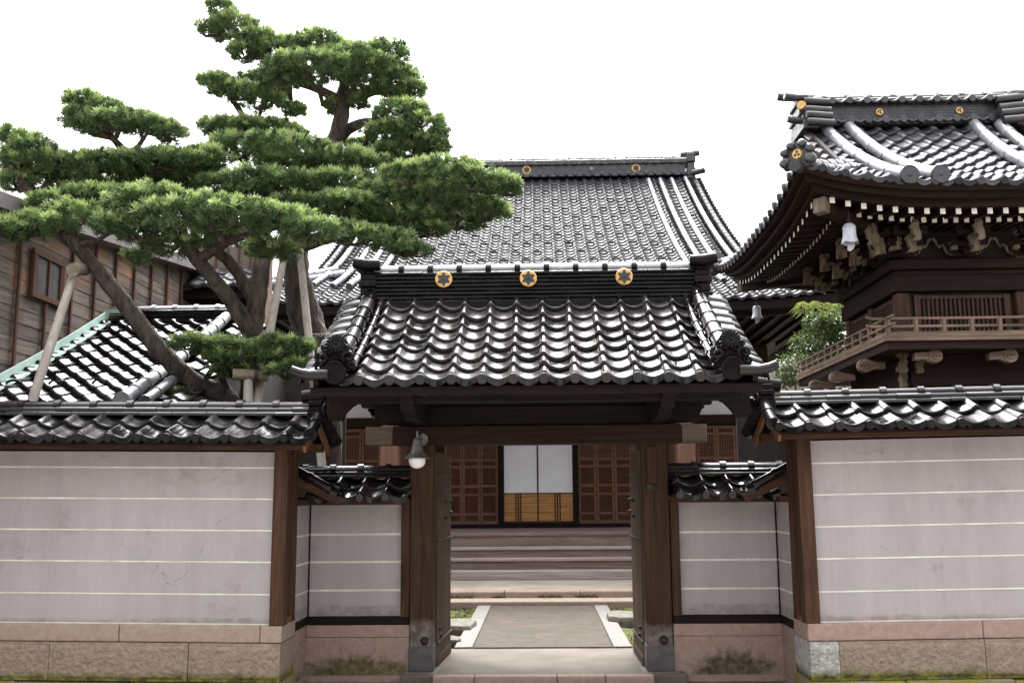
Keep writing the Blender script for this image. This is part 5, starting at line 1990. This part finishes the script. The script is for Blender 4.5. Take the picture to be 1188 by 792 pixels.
def leaf_blob(c, r, n, rngs, size, mb, droop=0.2):
    c = Vector(c)
    for _ in range(n):
        while True:
            q = Vector((rngs.uniform(-1, 1), rngs.uniform(-1, 1), rngs.uniform(-1, 1)))
            if 0.25 < q.length < 1:
                break
        p = c + Vector((q.x * r[0], q.y * r[1], q.z * r[2]))
        dr = (q.normalized() + Vector((rngs.uniform(-0.7, 0.7), rngs.uniform(-0.7, 0.7), rngs.uniform(-0.7, 0.4)))).normalized()
        sd = dr.cross(Vector((rngs.uniform(-1, 1), rngs.uniform(-1, 1), 1))).normalized()
        L_ = size * rngs.uniform(0.7, 1.3)
        up = sd.cross(dr)
        w = L_ * 0.24
        mb.add([p, p + dr * L_ * 0.45 + sd * w, p + dr * L_ - up * L_ * droop, p + dr * L_ * 0.45 - sd * w], [(0, 1, 2, 3)], 0, False, rngs.random())


rs = random.Random(5)
SH = root('broadleaf_shrub', tuple(at(948, 440, 16.5) * 1.0)[:2] + (0,), 'glossy green broadleaf shrub rising beside the tower balcony', 'shrub')
b = MB()
sh_c = at(950, 400, 16.5)
for i in range(7):
    a = Vector((sh_c.x + rs.uniform(-0.1, 0.1), sh_c.y + rs.uniform(-0.1, 0.1), 0))
    e = sh_c + Vector((rs.uniform(-0.45, 0.45), rs.uniform(-0.3, 0.3), rs.uniform(0.0, 0.5)))
    b.tube([a, a.lerp(e, 0.5) + Vector((rs.uniform(-0.1, 0.1), 0, 0)), e], [0.035, 0.025, 0.008], 6)
mk('stems', b, BARK, SH)
b = MB()
for u, v, ru, rv, n in ((950, 395, 20, 18, 330), (962, 380, 16, 16, 260), (940, 410, 20, 14, 240), (922, 428, 14, 18, 200), (965, 400, 16, 18, 240), (945, 372, 12, 10, 120), (912, 440, 10, 10, 90), (976, 385, 8, 14, 120),
                        (958, 420, 22, 20, 260), (972, 372, 14, 10, 140), (975, 410, 12, 16, 140), (930, 398, 14, 12, 110), (908, 425, 10, 14, 110)):
    s = 16.5 / F
    leaf_blob(at(u, v, 16.5 + rs.uniform(-0.3, 0.3)), (ru * s, ru * s * 0.9, rv * s), int(n * 1.7), rs, 0.075, b)
mk('foliage', b, LEAF, SH)
BB = root('bamboo', tuple(at(968, 360, 16.8))[:2] + (0,), 'yellow-green drooping bamboo leaves above the shrub under the tower eaves', 'plant')
b = MB()
for u in (940, 955, 972, 986):
    c = at(u, 352, 16.8)
    b.tube([(c.x + 0.1, c.y, 0), (c.x + 0.04, c.y, c.z * 0.6), (c.x, c.y, c.z)], [0.02, 0.016, 0.005], 6)
mk('stems', b, BLADE, BB)
b = MB()
for u, v in ((930, 352), (938, 352), (946, 354), (956, 352), (965, 356), (972, 352), (980, 354), (986, 360), (934, 358), (976, 362)):
    c = at(u, v, 16.8 + rs.uniform(-0.2, 0.2))
    for k in range(9):
        a = rs.uniform(0, 2 * math.pi)
        dr = Vector((math.cos(a), 0.6 * math.sin(a), rs.uniform(-0.9, 0.2))).normalized()
        sd = dr.cross(Vector((0.2, 1, 0.3))).normalized()
        L_ = rs.uniform(0.16, 0.28)
        b.add([c, c + dr * L_ * 0.4 + sd * 0.016, c + dr * L_ - Vector((0, 0, 0.05)), c + dr * L_ * 0.4 - sd * 0.016], [(0, 1, 2, 3)], 0, False, rs.random())
mk('foliage', b, BLADE, BB)

# ------------------------------------------------------------------ buildings on the left
HOUSE = root('wooden_house', (-7.5, 13, 0), 'weathered wooden house clad in horizontal planks with dark battens, far left', 'house')
XW = -5.82
b = MB()
ya, yb = 7.0, 16.4
pl = 0.165
ztop = lambda y: 4.62 + 0.115 * (y - 9.0)
z = 0.0
while z < 5.6:
    y = ya
    while y < yb - 0.05:
        y2 = min(yb, y + random.uniform(1.2, 2.6))
        t = random.random()
        if z + pl < ztop(y):
            b.add([(XW - 0.012, y, z), (XW - 0.012, y2 - 0.003, z), (XW - 0.02, y2 - 0.003, z + pl + 0.01), (XW - 0.02, y, z + pl + 0.01),
                   (XW - 0.03, y, z), (XW - 0.03, y2, z)], [(0, 1, 2, 3), (0, 4, 5, 1)], 0, False, t)
        y = y2
    z += pl
b.prism([(XW - 0.03, ya, 0), (XW - 0.03, yb, 0), (XW - 0.03, yb, ztop(yb)), (XW - 0.03, ya, ztop(ya))], (0, 0, 0), (-4.5, 0, 0))
mk('wall', b, WD_SIDING, HOUSE)
for y in np.arange(8.2, 16.4, 0.62):
    bb = MB()
    if 10.95 < y < 11.7:
        bb.box(XW, XW + 0.03, y - 0.02, y + 0.02, 0.0, 3.98)
    else:
        bb.box(XW, XW + 0.03, y - 0.02, y + 0.02, 0.0, ztop(y) - 0.02)
    mk('batten', bb, WD_BATTEN, HOUSE)
b = MB()
y0, y1, z0, z1 = 11.0, 11.62, 4.03, 4.46
b.box(XW + 0.0, XW + 0.045, y0 - 0.06, y0, z0 - 0.05, z1 + 0.06)
b.box(XW + 0.0, XW + 0.045, y1, y1 + 0.06, z0 - 0.05, z1 + 0.06)
b.box(XW + 0.0, XW + 0.05, y0 - 0.08, y1 + 0.08, z1 + 0.001, z1 + 0.07)
b.box(XW + 0.0, XW + 0.055, y0 - 0.08, y1 + 0.08, z0 - 0.07, z0 - 0.001)
win = mk('window', b, WD_BATTEN, HOUSE, bev=0.005)
b = MB()
b.box(XW + 0.004, XW + 0.018, y0, y1, z0, z1)
mk('pane', b, GLASS, win)
b = MB()
b.box(XW + 0.02, XW + 0.04, (y0 + y1) / 2 - 0.012, (y0 + y1) / 2 + 0.012, z0, z1)
b.box(XW + 0.02, XW + 0.04, y0 + 0.001, y0 + 0.03, z0, z1)
b.box(XW + 0.02, XW + 0.04, y1 - 0.03, y1 - 0.001, z0, z1)
mk('sash', b, WD_BATTEN, win)
b = MB()
b.prism([(XW + 0.22, 6.5, ztop(6.5) - 0.02), (XW + 0.22, yb + 0.4, ztop(yb + 0.4) - 0.02), (XW + 0.22, yb + 0.4, ztop(yb + 0.4) + 0.13), (XW + 0.22, 6.5, ztop(6.5) + 0.13)], (0, 0, 0), (-5.2, 0, 0))
mk('roof', b, SHEET, HOUSE, bev=0.01)

K = root('side_building', (-5, 12.5, 0), 'low side building with glossy black tiled roof below the wooden house', 'building')
b = MB()
KX0, KX1 = -5.78, -4.14
kf = slope(KX0, 0.2343, 12.95, 4.02, 9.55, 2.50, 13, 0.05)
tiles(b, kf, 7, 13, k=1.3, lip=0.062, segs=10, jit=0.007, bumps=lambda c, r: r == 9 and c % 2 == 0)
kb = slope(KX0, 0.2343, 13.05, 4.02, 16.4, 2.50, 13, 0.05)
tiles(b, kb, 7, 13, k=1.1, lip=0.034, segs=6, jit=0.007)
kv = slope(KX1 + 0.1, 0.2343, 12.95, 3.99, 9.55, 2.46, 13, 0.05)
tiles(b, kv, 2, 13, k=1.1, lip=0.034, segs=8, jit=0.007)
kroof = mk('tiled_roof', b, TILE_BLACK, K)
b = MB()
zk = lambda y: kf(3, 13 * (12.95 - y) / 3.4).z
pts = [(KX1, 12.8 - 3.1 * q, zk(12.8 - 3.1 * q) + 0.09) for q in [k / 8 for k in range(9)]]
roll_tiles(b, pts[:5], 0.075, 0.3, 0, 12)
roll_tiles(b, pts[4:], 0.072, 0.3, 0, 12)
b.tube([Vector(pts[-1]) + Vector((0, 0.05, 0)), Vector(pts[-1]) + Vector((0, -0.04, -0.01))], 0.085, 18, 0)
roll_tiles(b, [(x + 0.22, y, z - 0.02) for x, y, z in pts[5:]], 0.055, 0.3, 0, 12)
mk('verge_ridge', b, TILE_PALE, kroof)
b = MB()
p, q = Vector((KX0 + 0.05, 13.0, 3.99)), Vector((KX1 + 0.15, 13.0, 3.99))
noshi(b, p, q, 5, 0.34, 0.28, 0.034)
mk('ridge', b, TILE_DARK, kroof)
b = MB()
ridge_cap(b, p + Vector((0, 0, 0.17)), q + Vector((0, 0, 0.17)), 0.10, 0.3)
mk('ridge_cap', b, TILE_PALE, kroof)
b = MB()
n = 14
vs = []
for i in range(n + 1):
    y = 9.3 + (13.2 - 9.3) * i / n
    zz = zk(min(y, 12.95)) + 0.05
    vs += [(XW + 0.036, y, zz + 0.12), (XW + 0.045, y, zz + 0.115), (XW + 0.05, y, zz + 0.02), (XW + 0.13, y, zz + 0.0), (XW + 0.135, y, zz - 0.02)]
b.add(vs, [(i * 5 + k, i * 5 + k + 1, (i + 1) * 5 + k + 1, (i + 1) * 5 + k) for i in range(n) for k in range(4)], 0, False)
b.box(XW + 0.03, XW + 0.26, 12.85, 13.15, 4.0, 4.17)
mk('copper_flashing', b, COPPER, kroof)
b = MB()
b.box(-5.79, -3.75, 9.75, 16.2, 0, 2.5)
b.add([(-3.75, 9.75, 2.5), (-3.75, 16.2, 2.5), (-3.75, 13.0, 3.9)], [(0, 1, 2)])
mk('wall', b, DARKVOID, K)
b = MB()
c0, c1 = at(209, 336, 17.2), at(258, 343, 17.2)
SHD = root('board_shed', (-5.5, 17.3, 0), 'grey boarded wall with vertical battens and a strip of tiles, behind the pine trunks', 'shed')
b_ = MB()
b_.box(-6.2, -4.75, 16.5, 17.2, 0, 5.95)
mk('wall', b_, WD_SIDING, SHD)
for k in range(8):
    b_ = MB()
    b_.box(-6.15 + k * 0.2 - 0.015, -6.15 + k * 0.2 + 0.015, 16.47, 16.499, 0, 5.93)
    mk('batten', b_, WD_BATTEN, SHD)
b_ = MB()
tiles(b_, slope(-6.2, 0.24, 16.46, 5.55, 15.7, 5.1, 3, 0), 6, 3, k=1.1, lip=0.03, segs=7)
mk('tiled_roof', b_, TILE_GREY, SHD)
b_ = MB()
b_.box(-6.2, -4.78, 15.8, 16.46, 4.9, 5.04)
mk('eave_board', b_, WD_DARK_X, SHD)
for nm, x0, x1, zt_f, lab in (('shade_screen', -4.05, -2.95, 3.75, 'added dark plank screen standing in for the shade behind the pine trunks left of the gate'), ('shade_screen', 2.85, 4.25, 3.15, 'added dark plank screen standing in for the shade between the gate and the tower')):  # dark boards added to fill the shaded gaps beside the gate
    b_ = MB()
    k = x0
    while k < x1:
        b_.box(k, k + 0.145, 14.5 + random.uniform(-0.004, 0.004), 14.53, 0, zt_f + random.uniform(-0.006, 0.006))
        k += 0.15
    tag(mk(nm, b_, DARKVOID, loc=((x0 + x1) / 2, 14.5, 0)), lab, 'screen')
b.bar(c0, c1 + Vector((0.3, 0, 0)), 0.10, 0.09)
tag(mk('gutter', b, GUTTER, H), None)

# ------------------------------------------------------------------ unseen houses behind the viewer, added to block low sky and shade the walls
for x0, x1, hgt, lab in ((-13.0, -3.3, 6.0, 'unseen plank house added across the street to shade the left wall'),                          (3.5, 13.5, 5.8, 'unseen plank house added across the street to shade the right wall')):
    O = root('unseen_house', ((x0 + x1) / 2, -6, 0), lab, 'house', 'unseen houses added across the street')
    b = MB()
    b.box(x0, x1, -10, -3.4, 0, hgt)
    mk('wall', b, WD_BATTEN, O)
    b = MB()
    b.prism([(x0 - 0.1, -2.7, hgt - 0.15), (x0 - 0.1, -6.6, hgt + 1.4), (x0 - 0.1, -10.6, hgt - 0.15), (x0 - 0.1, -10.6, hgt), (x0 - 0.1, -6.6, hgt + 1.55), (x0 - 0.1, -2.7, hgt)], (0, 0, 0), (x1 - x0 + 0.2, 0, 0))
    mk('roof', b, TILE_DARK, O)
    k = x0 + 0.8
    while k < x1 - 1.6:
        for z in (0.9, 3.2):
            b = MB()
            for fa, fb, ga, gb in ((k, k + 1.3, z, z + 0.06), (k, k + 1.3, z + 1.14, z + 1.2), (k, k + 0.06, z + 0.061, z + 1.139), (k + 1.24, k + 1.3, z + 0.061, z + 1.139)):
                b.box(fa, fb, -3.41, -3.34, ga, gb)
            f_ = mk('window', b, WD_GREY_X, O)
            b = MB()
            b.box(k + 0.06, k + 1.24, -3.4, -3.375, z + 0.06, z + 1.14)
            mk('pane', b, GLASS, f_)
        k += 2.4

# ------------------------------------------------------------------ pines
def needles(mb, pads, rg, depth_default, per=1.0):
    """pads: (u, v, ru, rv, Y). Puffs of needle tufts spread over each pad's upper shell, some inside"""
    V, Fc, Mi, Tv = [], [], [], []
    base = 0
    for (u, v, ru, rv, Y) in pads:
        c = np.array(at(u, v, Y))
        s = Y / F
        rx, rz = ru * s, rv * s
        rz *= 0.97
        ry = max(0.6 * rx, 0.2)
        area = rx * rz + rx * ry + ry * rz
        n_puff = max(8, int(area * 720 * per))
        for _ in range(n_puff):
            d_ = rg.normal(size=3)
            d_ /= np.linalg.norm(d_)
            if d_[2] < -0.15 and rg.random() < 0.55:
                d_[2] = abs(d_[2])
            rr = 1.0 - 0.5 * rg.random() ** 2.2
            pc = c + d_ * np.array([rx, ry, rz]) * rr * rg.uniform(0.86, 1.12)
            # puff: shoots fanning up and out
            outd = d_ * np.array([0.8, 0.8, 0.6]) + np.array([0, 0, 0.75])
            outd /= np.linalg.norm(outd)
            bright = rg.random()
            m = int(rg.integers(44, 62))
            dirs = rg.normal(size=(m, 3)) + outd[None, :] * rg.uniform(0.2, 1.7, (m, 1))
            dirs /= np.linalg.norm(dirs, axis=1)[:, None]
            R0 = rg.uniform(0.045, 0.075)
            Ln = R0 * rg.uniform(0.75, 1.15, (m, 1))
            sd = np.cross(dirs, rg.normal(size=(m, 3)))
            sd /= np.linalg.norm(sd, axis=1)[:, None] + 1e-9
            w = 0.0048
            root_ = pc + dirs * R0 * 0.12 + rg.normal(size=(m, 3)) * 0.012
            tip = root_ + dirs * Ln
            vs = np.stack([root_ - sd * w, root_ + sd * w, tip + sd * w * 0.4, tip - sd * w * 0.4], axis=1).reshape(-1, 3)
            V.append(vs)
            Fc.append(np.arange(base, base + 4 * m).reshape(-1, 4))
            lit_young = d_[2] > 0.12 and rr > 0.70 and rg.random() < 0.62 + 0.33 * bright  # new growth only on pad tops, with top light put into its colour
            Mi.append(((dirs @ outd > 0.35) & lit_young).astype(int))
            Tv.append(np.repeat(np.clip(0.25 + 0.5 * bright + rg.normal(size=m) * 0.15, 0, 1), 4))
            base += 4 * m
    return np.concatenate(V), np.concatenate(Fc), np.concatenate(Mi), np.concatenate(Tv)


def foliage(name, pads, parent, seed, per=1.0):
    V, Fc, Mi, Tv = needles(None, pads, np.random.default_rng(seed), 0, per)
    me = bpy.data.meshes.new(name)
    V = V - np.array(ORG[parent])
    me.vertices.add(len(V))
    me.vertices.foreach_set('co', V.ravel())
    nf = len(Fc)
    me.loops.add(nf * 4)
    me.loops.foreach_set('vertex_index', Fc.ravel().astype(np.int32))
    me.polygons.add(nf)
    me.polygons.foreach_set('loop_start', (np.arange(nf) * 4).astype(np.int32))
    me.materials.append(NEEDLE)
    me.materials.append(NEEDLE_LIT_TIP)
    me.update(calc_edges=True)
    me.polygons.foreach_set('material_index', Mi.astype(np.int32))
    a = me.attributes.new('tv', 'FLOAT', 'POINT')
    a.data.foreach_set('value', Tv)
    me.update()
    o = bpy.data.objects.new(name, me)
    COL.objects.link(o)
    o.parent = parent
    return o


def smooth_path(pts, rads, n=5):
    P = [Vector(p) for p in pts]
    out, ro = [], []
    for i in range(len(P) - 1):
        p0, p1, p2, p3 = P[max(i - 1, 0)], P[i], P[i + 1], P[min(i + 2, len(P) - 1)]
        for k in range(n):
            t = k / n
            out.append(0.5 * ((2 * p1) + (p2 - p0) * t + (2 * p0 - 5 * p1 + 4 * p2 - p3) * t * t + (3 * p1 - p0 - 3 * p2 + p3) * t ** 3))
            ro.append(rads[i] + (rads[i + 1] - rads[i]) * t)
    out.append(P[-1])
    ro.append(rads[-1])
    return out, ro


def limb(mb, px, n=5):
    """px: (u, v, Y, radius in px)"""
    pts = [at(u, v, Y) for u, v, Y, r in px]
    rads = [0.92 * r * Y / F for u, v, Y, r in px]
    P, R_ = smooth_path(pts, rads, n)
    mb.tube(P, R_, 16, 0, True, 0.5, wob=0.10)


def twigs(mb, pads, joints, rg):
    """fine branches from the nearest limb point into each pad"""
    J = [at(*j) for j in joints]
    for (u, v, ru, rv, Y) in pads:
        c = at(u, v + rv * 0.45, Y)
        s = Y / F
        j = min(J, key=lambda q: (q - c).length)
        mid = j.lerp(c, 0.55) + Vector((rg.uniform(-0.05, 0.05), rg.uniform(-0.05, 0.05), -0.04))
        if (j - c).length < 1.6:
            mb.tube([j, mid, c], [0.035, 0.028, 0.018], 7, 0, True, wob=0.1)
        for k in range(5):
            e = c + Vector((rg.uniform(-0.85, 0.85) * ru * s, rg.uniform(-0.5, 0.5) * ru * s, rg.uniform(-0.1, 0.5) * rv * s))
            mb.tube([c + Vector((0, 0, -0.02)), c.lerp(e, 0.5) + Vector((0, 0, -0.03)), e], [0.018, 0.013, 0.006], 5, 0, True)


P1 = root('pine_tree', tuple(at(288, 470, 10.6))[:2] + (0,), 'front pine whose long bare limb sweeps left over the wall, propped by poles', 'tree', 'pines behind the left wall')
b = MB()
limb(b, [(288, 640, 10.7, 16), (289, 540, 10.7, 15), (290, 470, 10.7, 14), (293, 425, 10.7, 13), (294, 390, 10.7, 12), (298, 350, 10.7, 12), (303, 310, 10.8, 11), (306, 270, 10.9, 9), (300, 235, 10.9, 6)])
limb(b, [(286, 520, 10.65, 12), (268, 466, 10.6, 13), (228, 444, 10.5, 12), (188, 410, 10.4, 12), (155, 366, 10.35, 11), (124, 326, 10.3, 10), (102, 300, 10.2, 9), (88, 284, 10.1, 8), (70, 268, 10.1, 5)])
limb(b, [(292, 388, 10.65, 11), (270, 352, 10.5, 10), (246, 322, 10.4, 9), (226, 297, 10.3, 9), (210, 270, 10.2, 7), (190, 255, 10.2, 5)])
limb(b, [(296, 352, 10.7, 9), (284, 330, 10.7, 8), (268, 306, 10.6, 8), (250, 288, 10.5, 7), (240, 265, 10.5, 5)])
limb(b, [(232, 300, 10.3, 7), (262, 282, 10.2, 6), (298, 268, 10.1, 5), (335, 262, 10.1, 3)])
limb(b, [(270, 466, 10.6, 5), (250, 424, 10.5, 4), (232, 408, 10.4, 3)])
limb(b, [(295, 430, 10.6, 4), (318, 420, 10.5, 4), (338, 412, 10.4, 3)])
limb(b, [(102, 300, 10.2, 6), (60, 268, 10.1, 5), (20, 262, 10.0, 3)])
pads1 = [(15, 268, 38, 13, 10.0), (52, 262, 40, 16, 10.0), (85, 252, 40, 18, 10.1), (62, 238, 34, 14, 10.3), (108, 230, 42, 13, 10.4), (140, 232, 24, 12, 10.4),
         (130, 262, 24, 14, 10.0), (150, 240, 34, 22, 10.0), (178, 232, 40, 20, 10.0), (205, 252, 55, 20, 9.9), (240, 245, 48, 20, 9.9), (280, 250, 48, 18, 9.8), (322, 255, 44, 18, 9.8), (362, 268, 34, 14, 9.8),
         (170, 270, 34, 13, 10.1), (200, 285, 40, 12, 10.3), (262, 275, 40, 13, 10.3), (312, 288, 28, 14, 10.2), (330, 292, 18, 10, 10.2), (158, 298, 16, 6, 10.2),
         (222, 399, 24, 8, 10.2), (250, 402, 30, 9, 10.2), (280, 402, 24, 8, 10.2), (262, 416, 28, 8, 10.2), (318, 399, 20, 8, 10.2), (340, 402, 24, 9, 10.2), (328, 416, 28, 9, 10.2), (347, 426, 22, 8, 10.2), (330, 432, 22, 7, 10.2), (268, 430, 20, 6, 10.4), (300, 408, 20, 6, 10.2), (215, 458, 14, 6, 10.5)]
J1 = [(210, 270, 10.2), (190, 255, 10.2), (240, 265, 10.5), (262, 282, 10.2), (298, 268, 10.1), (335, 262, 10.1), (60, 268, 10.1), (20, 262, 10.0), (88, 284, 10.1), (306, 270, 10.9), (250, 424, 10.5), (318, 420, 10.5), (232, 408, 10.4), (338, 412, 10.4)]
twigs(b, pads1, J1, random.Random(3))
mk('trunk', b, BARK, P1)
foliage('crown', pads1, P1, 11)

P2 = root('pine_tree', tuple(at(385, 560, 11.8))[:2] + (0,), 'tall rear pine with thick trunk, its layered crown rising above the gate roof', 'tree', 'pines behind the left wall')
b = MB()
limb(b, [(388, 660, 11.6, 14), (386, 560, 11.6, 12), (384, 480, 11.6, 13), (376, 430, 11.7, 18), (364, 395, 11.8, 22), (350, 350, 11.8, 19), (343, 305, 11.8, 17), (348, 262, 11.8, 16), (360, 225, 11.8, 14),
         (378, 190, 11.8, 12), (390, 160, 11.8, 11), (397, 130, 11.8, 10), (398, 105, 11.8, 8), (405, 75, 11.8, 5), (412, 55, 11.8, 3)])
limb(b, [(345, 400, 11.7, 10), (365, 400, 11.5, 15), (382, 392, 11.5, 9), (386, 380, 11.6, 4)])
limb(b, [(346, 285, 11.8, 10), (390, 272, 11.4, 9), (440, 258, 11.1, 8), (480, 242, 10.9, 8), (500, 228, 10.8, 6), (535, 215, 10.8, 4), (575, 212, 10.8, 2)])
limb(b, [(384, 175, 11.8, 8), (405, 150, 11.7, 7), (430, 142, 11.6, 6), (460, 150, 11.5, 5), (485, 165, 11.4, 3)])
limb(b, [(397, 118, 11.8, 7), (370, 104, 11.7, 6), (335, 90, 11.6, 5), (300, 62, 11.6, 4), (272, 40, 11.6, 3), (252, 22, 11.6, 2)])
limb(b, [(398, 108, 11.8, 6), (425, 108, 11.7, 5), (455, 105, 11.6, 3)])
limb(b, [(360, 225, 11.8, 8), (330, 205, 11.6, 6), (300, 175, 11.6, 5), (285, 140, 11.6, 4), (262, 105, 11.6, 3)])
limb(b, [(348, 262, 11.8, 9), (290, 245, 11.5, 8), (230, 222, 11.2, 7), (180, 200, 11.0, 7), (120, 196, 10.9, 6), (60, 200, 10.8, 5), (10, 190, 10.7, 3)])
limb(b, [(180, 202, 11.0, 6), (150, 180, 11.0, 6), (130, 160, 11.0, 4), (112, 138, 11.0, 3)])
limb(b, [(60, 215, 10.8, 7), (38, 225, 10.7, 7), (22, 205, 10.6, 6), (5, 180, 10.6, 5)])
limb(b, [(345, 300, 11.6, 7), (320, 240, 11.3, 6), (300, 212, 11.2, 5), (290, 200, 11.1, 3)])
Yb = 11.6
pads2 = [(256, 12, 18, 11, Yb), (243, 36, 17, 10, Yb), (270, 32, 30, 18, Yb), (298, 48, 32, 16, Yb), (285, 62, 22, 9, Yb),
         (330, 62, 36, 20, Yb), (372, 55, 36, 22, 11.5), (360, 80, 56, 20, 11.3), (405, 72, 40, 24, 11.4), (445, 62, 32, 18, 11.6), (432, 88, 46, 22, 11.6), (462, 95, 28, 20, 11.6), (330, 88, 34, 14, 11.3), (478, 105, 18, 10, 11.6), (450, 112, 30, 9, 11.7),
         (250, 98, 24, 14, 11.5), (275, 108, 26, 14, 11.5), (305, 118, 26, 14, 11.6), (300, 95, 24, 12, 11.7), (338, 128, 16, 6, 11.6), (318, 105, 18, 10, 11.7),
         (465, 132, 34, 15, 11.3), (492, 148, 32, 16, 11.3), (455, 155, 34, 16, 11.4), (500, 168, 26, 13, 11.4), (468, 178, 40, 14, 11.5), (440, 185, 30, 10, 11.8), (415, 120, 12, 8, 11.8), (385, 125, 8, 6, 11.8), (420, 172, 22, 10, 12.0),
         (250, 148, 20, 9, 11.6), (275, 150, 36, 14, 11.5), (310, 152, 34, 12, 11.7), (275, 172, 38, 18, 11.2), (340, 155, 18, 7, 11.9),
         (315, 168, 36, 16, 10.9), (350, 178, 44, 18, 10.9), (392, 188, 42, 16, 10.9), (330, 190, 36, 12, 11.0), (425, 192, 30, 12, 11.0),
         (255, 215, 30, 14, 10.9), (295, 208, 40, 13, 10.8), (345, 214, 44, 14, 10.8), (395, 214, 46, 15, 10.8), (285, 225, 34, 12, 10.9),
         (400, 240, 50, 16, 10.7), (440, 225, 36, 16, 10.7), (360, 238, 50, 14, 10.9),
         (475, 205, 36, 18, 10.6), (512, 200, 40, 18, 10.6), (545, 208, 36, 18, 10.6), (578, 214, 26, 13, 10.6), (590, 220, 16, 9, 10.6), (490, 230, 50, 20, 10.8), (545, 240, 36, 14, 10.9), (570, 246, 24, 10, 10.9),
         (470, 255, 48, 16, 10.9), (530, 258, 36, 11, 11.0), (440, 255, 40, 14, 10.9), (420, 275, 34, 12, 10.6), (455, 280, 30, 11, 10.6), (475, 290, 24, 8, 10.6), (400, 268, 22, 10, 10.6), (495, 268, 24, 9, 10.9), (510, 225, 30, 14, 10.7),
         (96, 118, 26, 11, 11.0), (118, 128, 34, 14, 11.0), (90, 138, 22, 12, 10.9), (140, 142, 42, 13, 10.9), (172, 148, 36, 12, 10.9), (200, 156, 20, 9, 10.9), (110, 145, 34, 9, 10.9),
         (12, 162, 24, 14, 10.6), (38, 172, 26, 16, 10.6), (10, 190, 24, 18, 10.6), (55, 190, 34, 15, 10.7), (95, 192, 40, 15, 10.8), (130, 190, 42, 15, 10.8), (170, 190, 42, 16, 10.8), (210, 188, 44, 16, 10.8), (240, 186, 30, 15, 10.9), (225, 205, 40, 10, 11.0), (20, 212, 24, 12, 10.7),
         (60, 205, 40, 9, 10.9), (100, 210, 30, 8, 10.9), (90, 225, 30, 10, 10.9), (165, 215, 50, 8, 11.2)]
J2 = [(300, 62, 11.6), (272, 40, 11.6), (335, 90, 11.6), (370, 104, 11.7), (425, 108, 11.7), (455, 105, 11.6), (405, 75, 11.8), (430, 142, 11.6), (460, 150, 11.5), (485, 165, 11.4), (285, 140, 11.6), (262, 105, 11.6), (300, 175, 11.6),
      (330, 205, 11.6), (300, 212, 11.2), (390, 272, 11.4), (440, 258, 11.1), (480, 242, 10.9), (535, 215, 10.8), (180, 200, 11.0), (120, 196, 10.9), (60, 200, 10.8), (10, 190, 10.7), (150, 180, 11.0), (130, 160, 11.0), (230, 222, 11.2), (290, 245, 11.5), (378, 190, 11.8)]
twigs(b, pads2, J2, random.Random(4))
mk('trunk', b, BARK, P2)
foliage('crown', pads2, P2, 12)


# props that hold the pines up
def prop(px, label, logs=()):
    p = at(*px[0][:3])
    R = root('support_pole', (p.x, p.y, 0), label, 'pole', 'wooden props under the pines')
    for (u0, v0, Y0, u1, v1, Y1, r) in px[1:]:
        b = MB()
        a, c = at(u0, v0, Y0), at(u1, v1, Y1)
        dv = (a - c)
        b.tube([a + dv.normalized() * max(0, a.z / max(0.05, -dv.normalized().z)) if dv.z < 0 else a, a, a.lerp(c, 0.5), c], [r * 1.05, r, r * 0.97, r * 0.9], 12, 0, True)
        mk('pole', b, POLE, R)
    for (u0, v0, Y0, u1, v1, Y1, r) in logs:
        b = MB()
        a, c = at(u0, v0, Y0), at(u1, v1, Y1)
        b.tube([a, a.lerp(c, 0.5), c], [r, r * 1.04, r], 14, 0, True)
        o = mk('cross_log', b, LOG, R)
        b = MB()
        m = a.lerp(c, 0.6)
        dr = (c - a).normalized()
        for k in range(3):
            b.tube([m + dr * (0.018 * k), m + dr * (0.018 * k + 0.014)], r * 1.12, 14, 0, True)
        mk('rope_lashing', b, ROPE, o)
    return R


prop([(37, 466, 9.6), (37, 466, 9.55, 85, 320, 10.0, 0.047)], 'single leaning grey prop under the bare limb of the front pine, with log end',
     [(84, 313, 9.86, 104, 311, 10.5, 0.068)])
prop([(298, 466, 10.2), (298, 466, 10.25, 331, 288, 11.0, 0.047), (360, 410, 10.8, 347, 284, 11.3, 0.046)], 'pair of long pale poles propping the front pine, joined by a log at the top',
     [(316, 283, 11.05, 354, 283, 11.25, 0.05)])
prop([(288, 466, 10.15), (288, 470, 10.15, 288, 438, 10.15, 0.052)], 'short prop with a level log against the trunk of the front pine', [(270, 434, 10.1, 311, 436, 10.2, 0.06)])
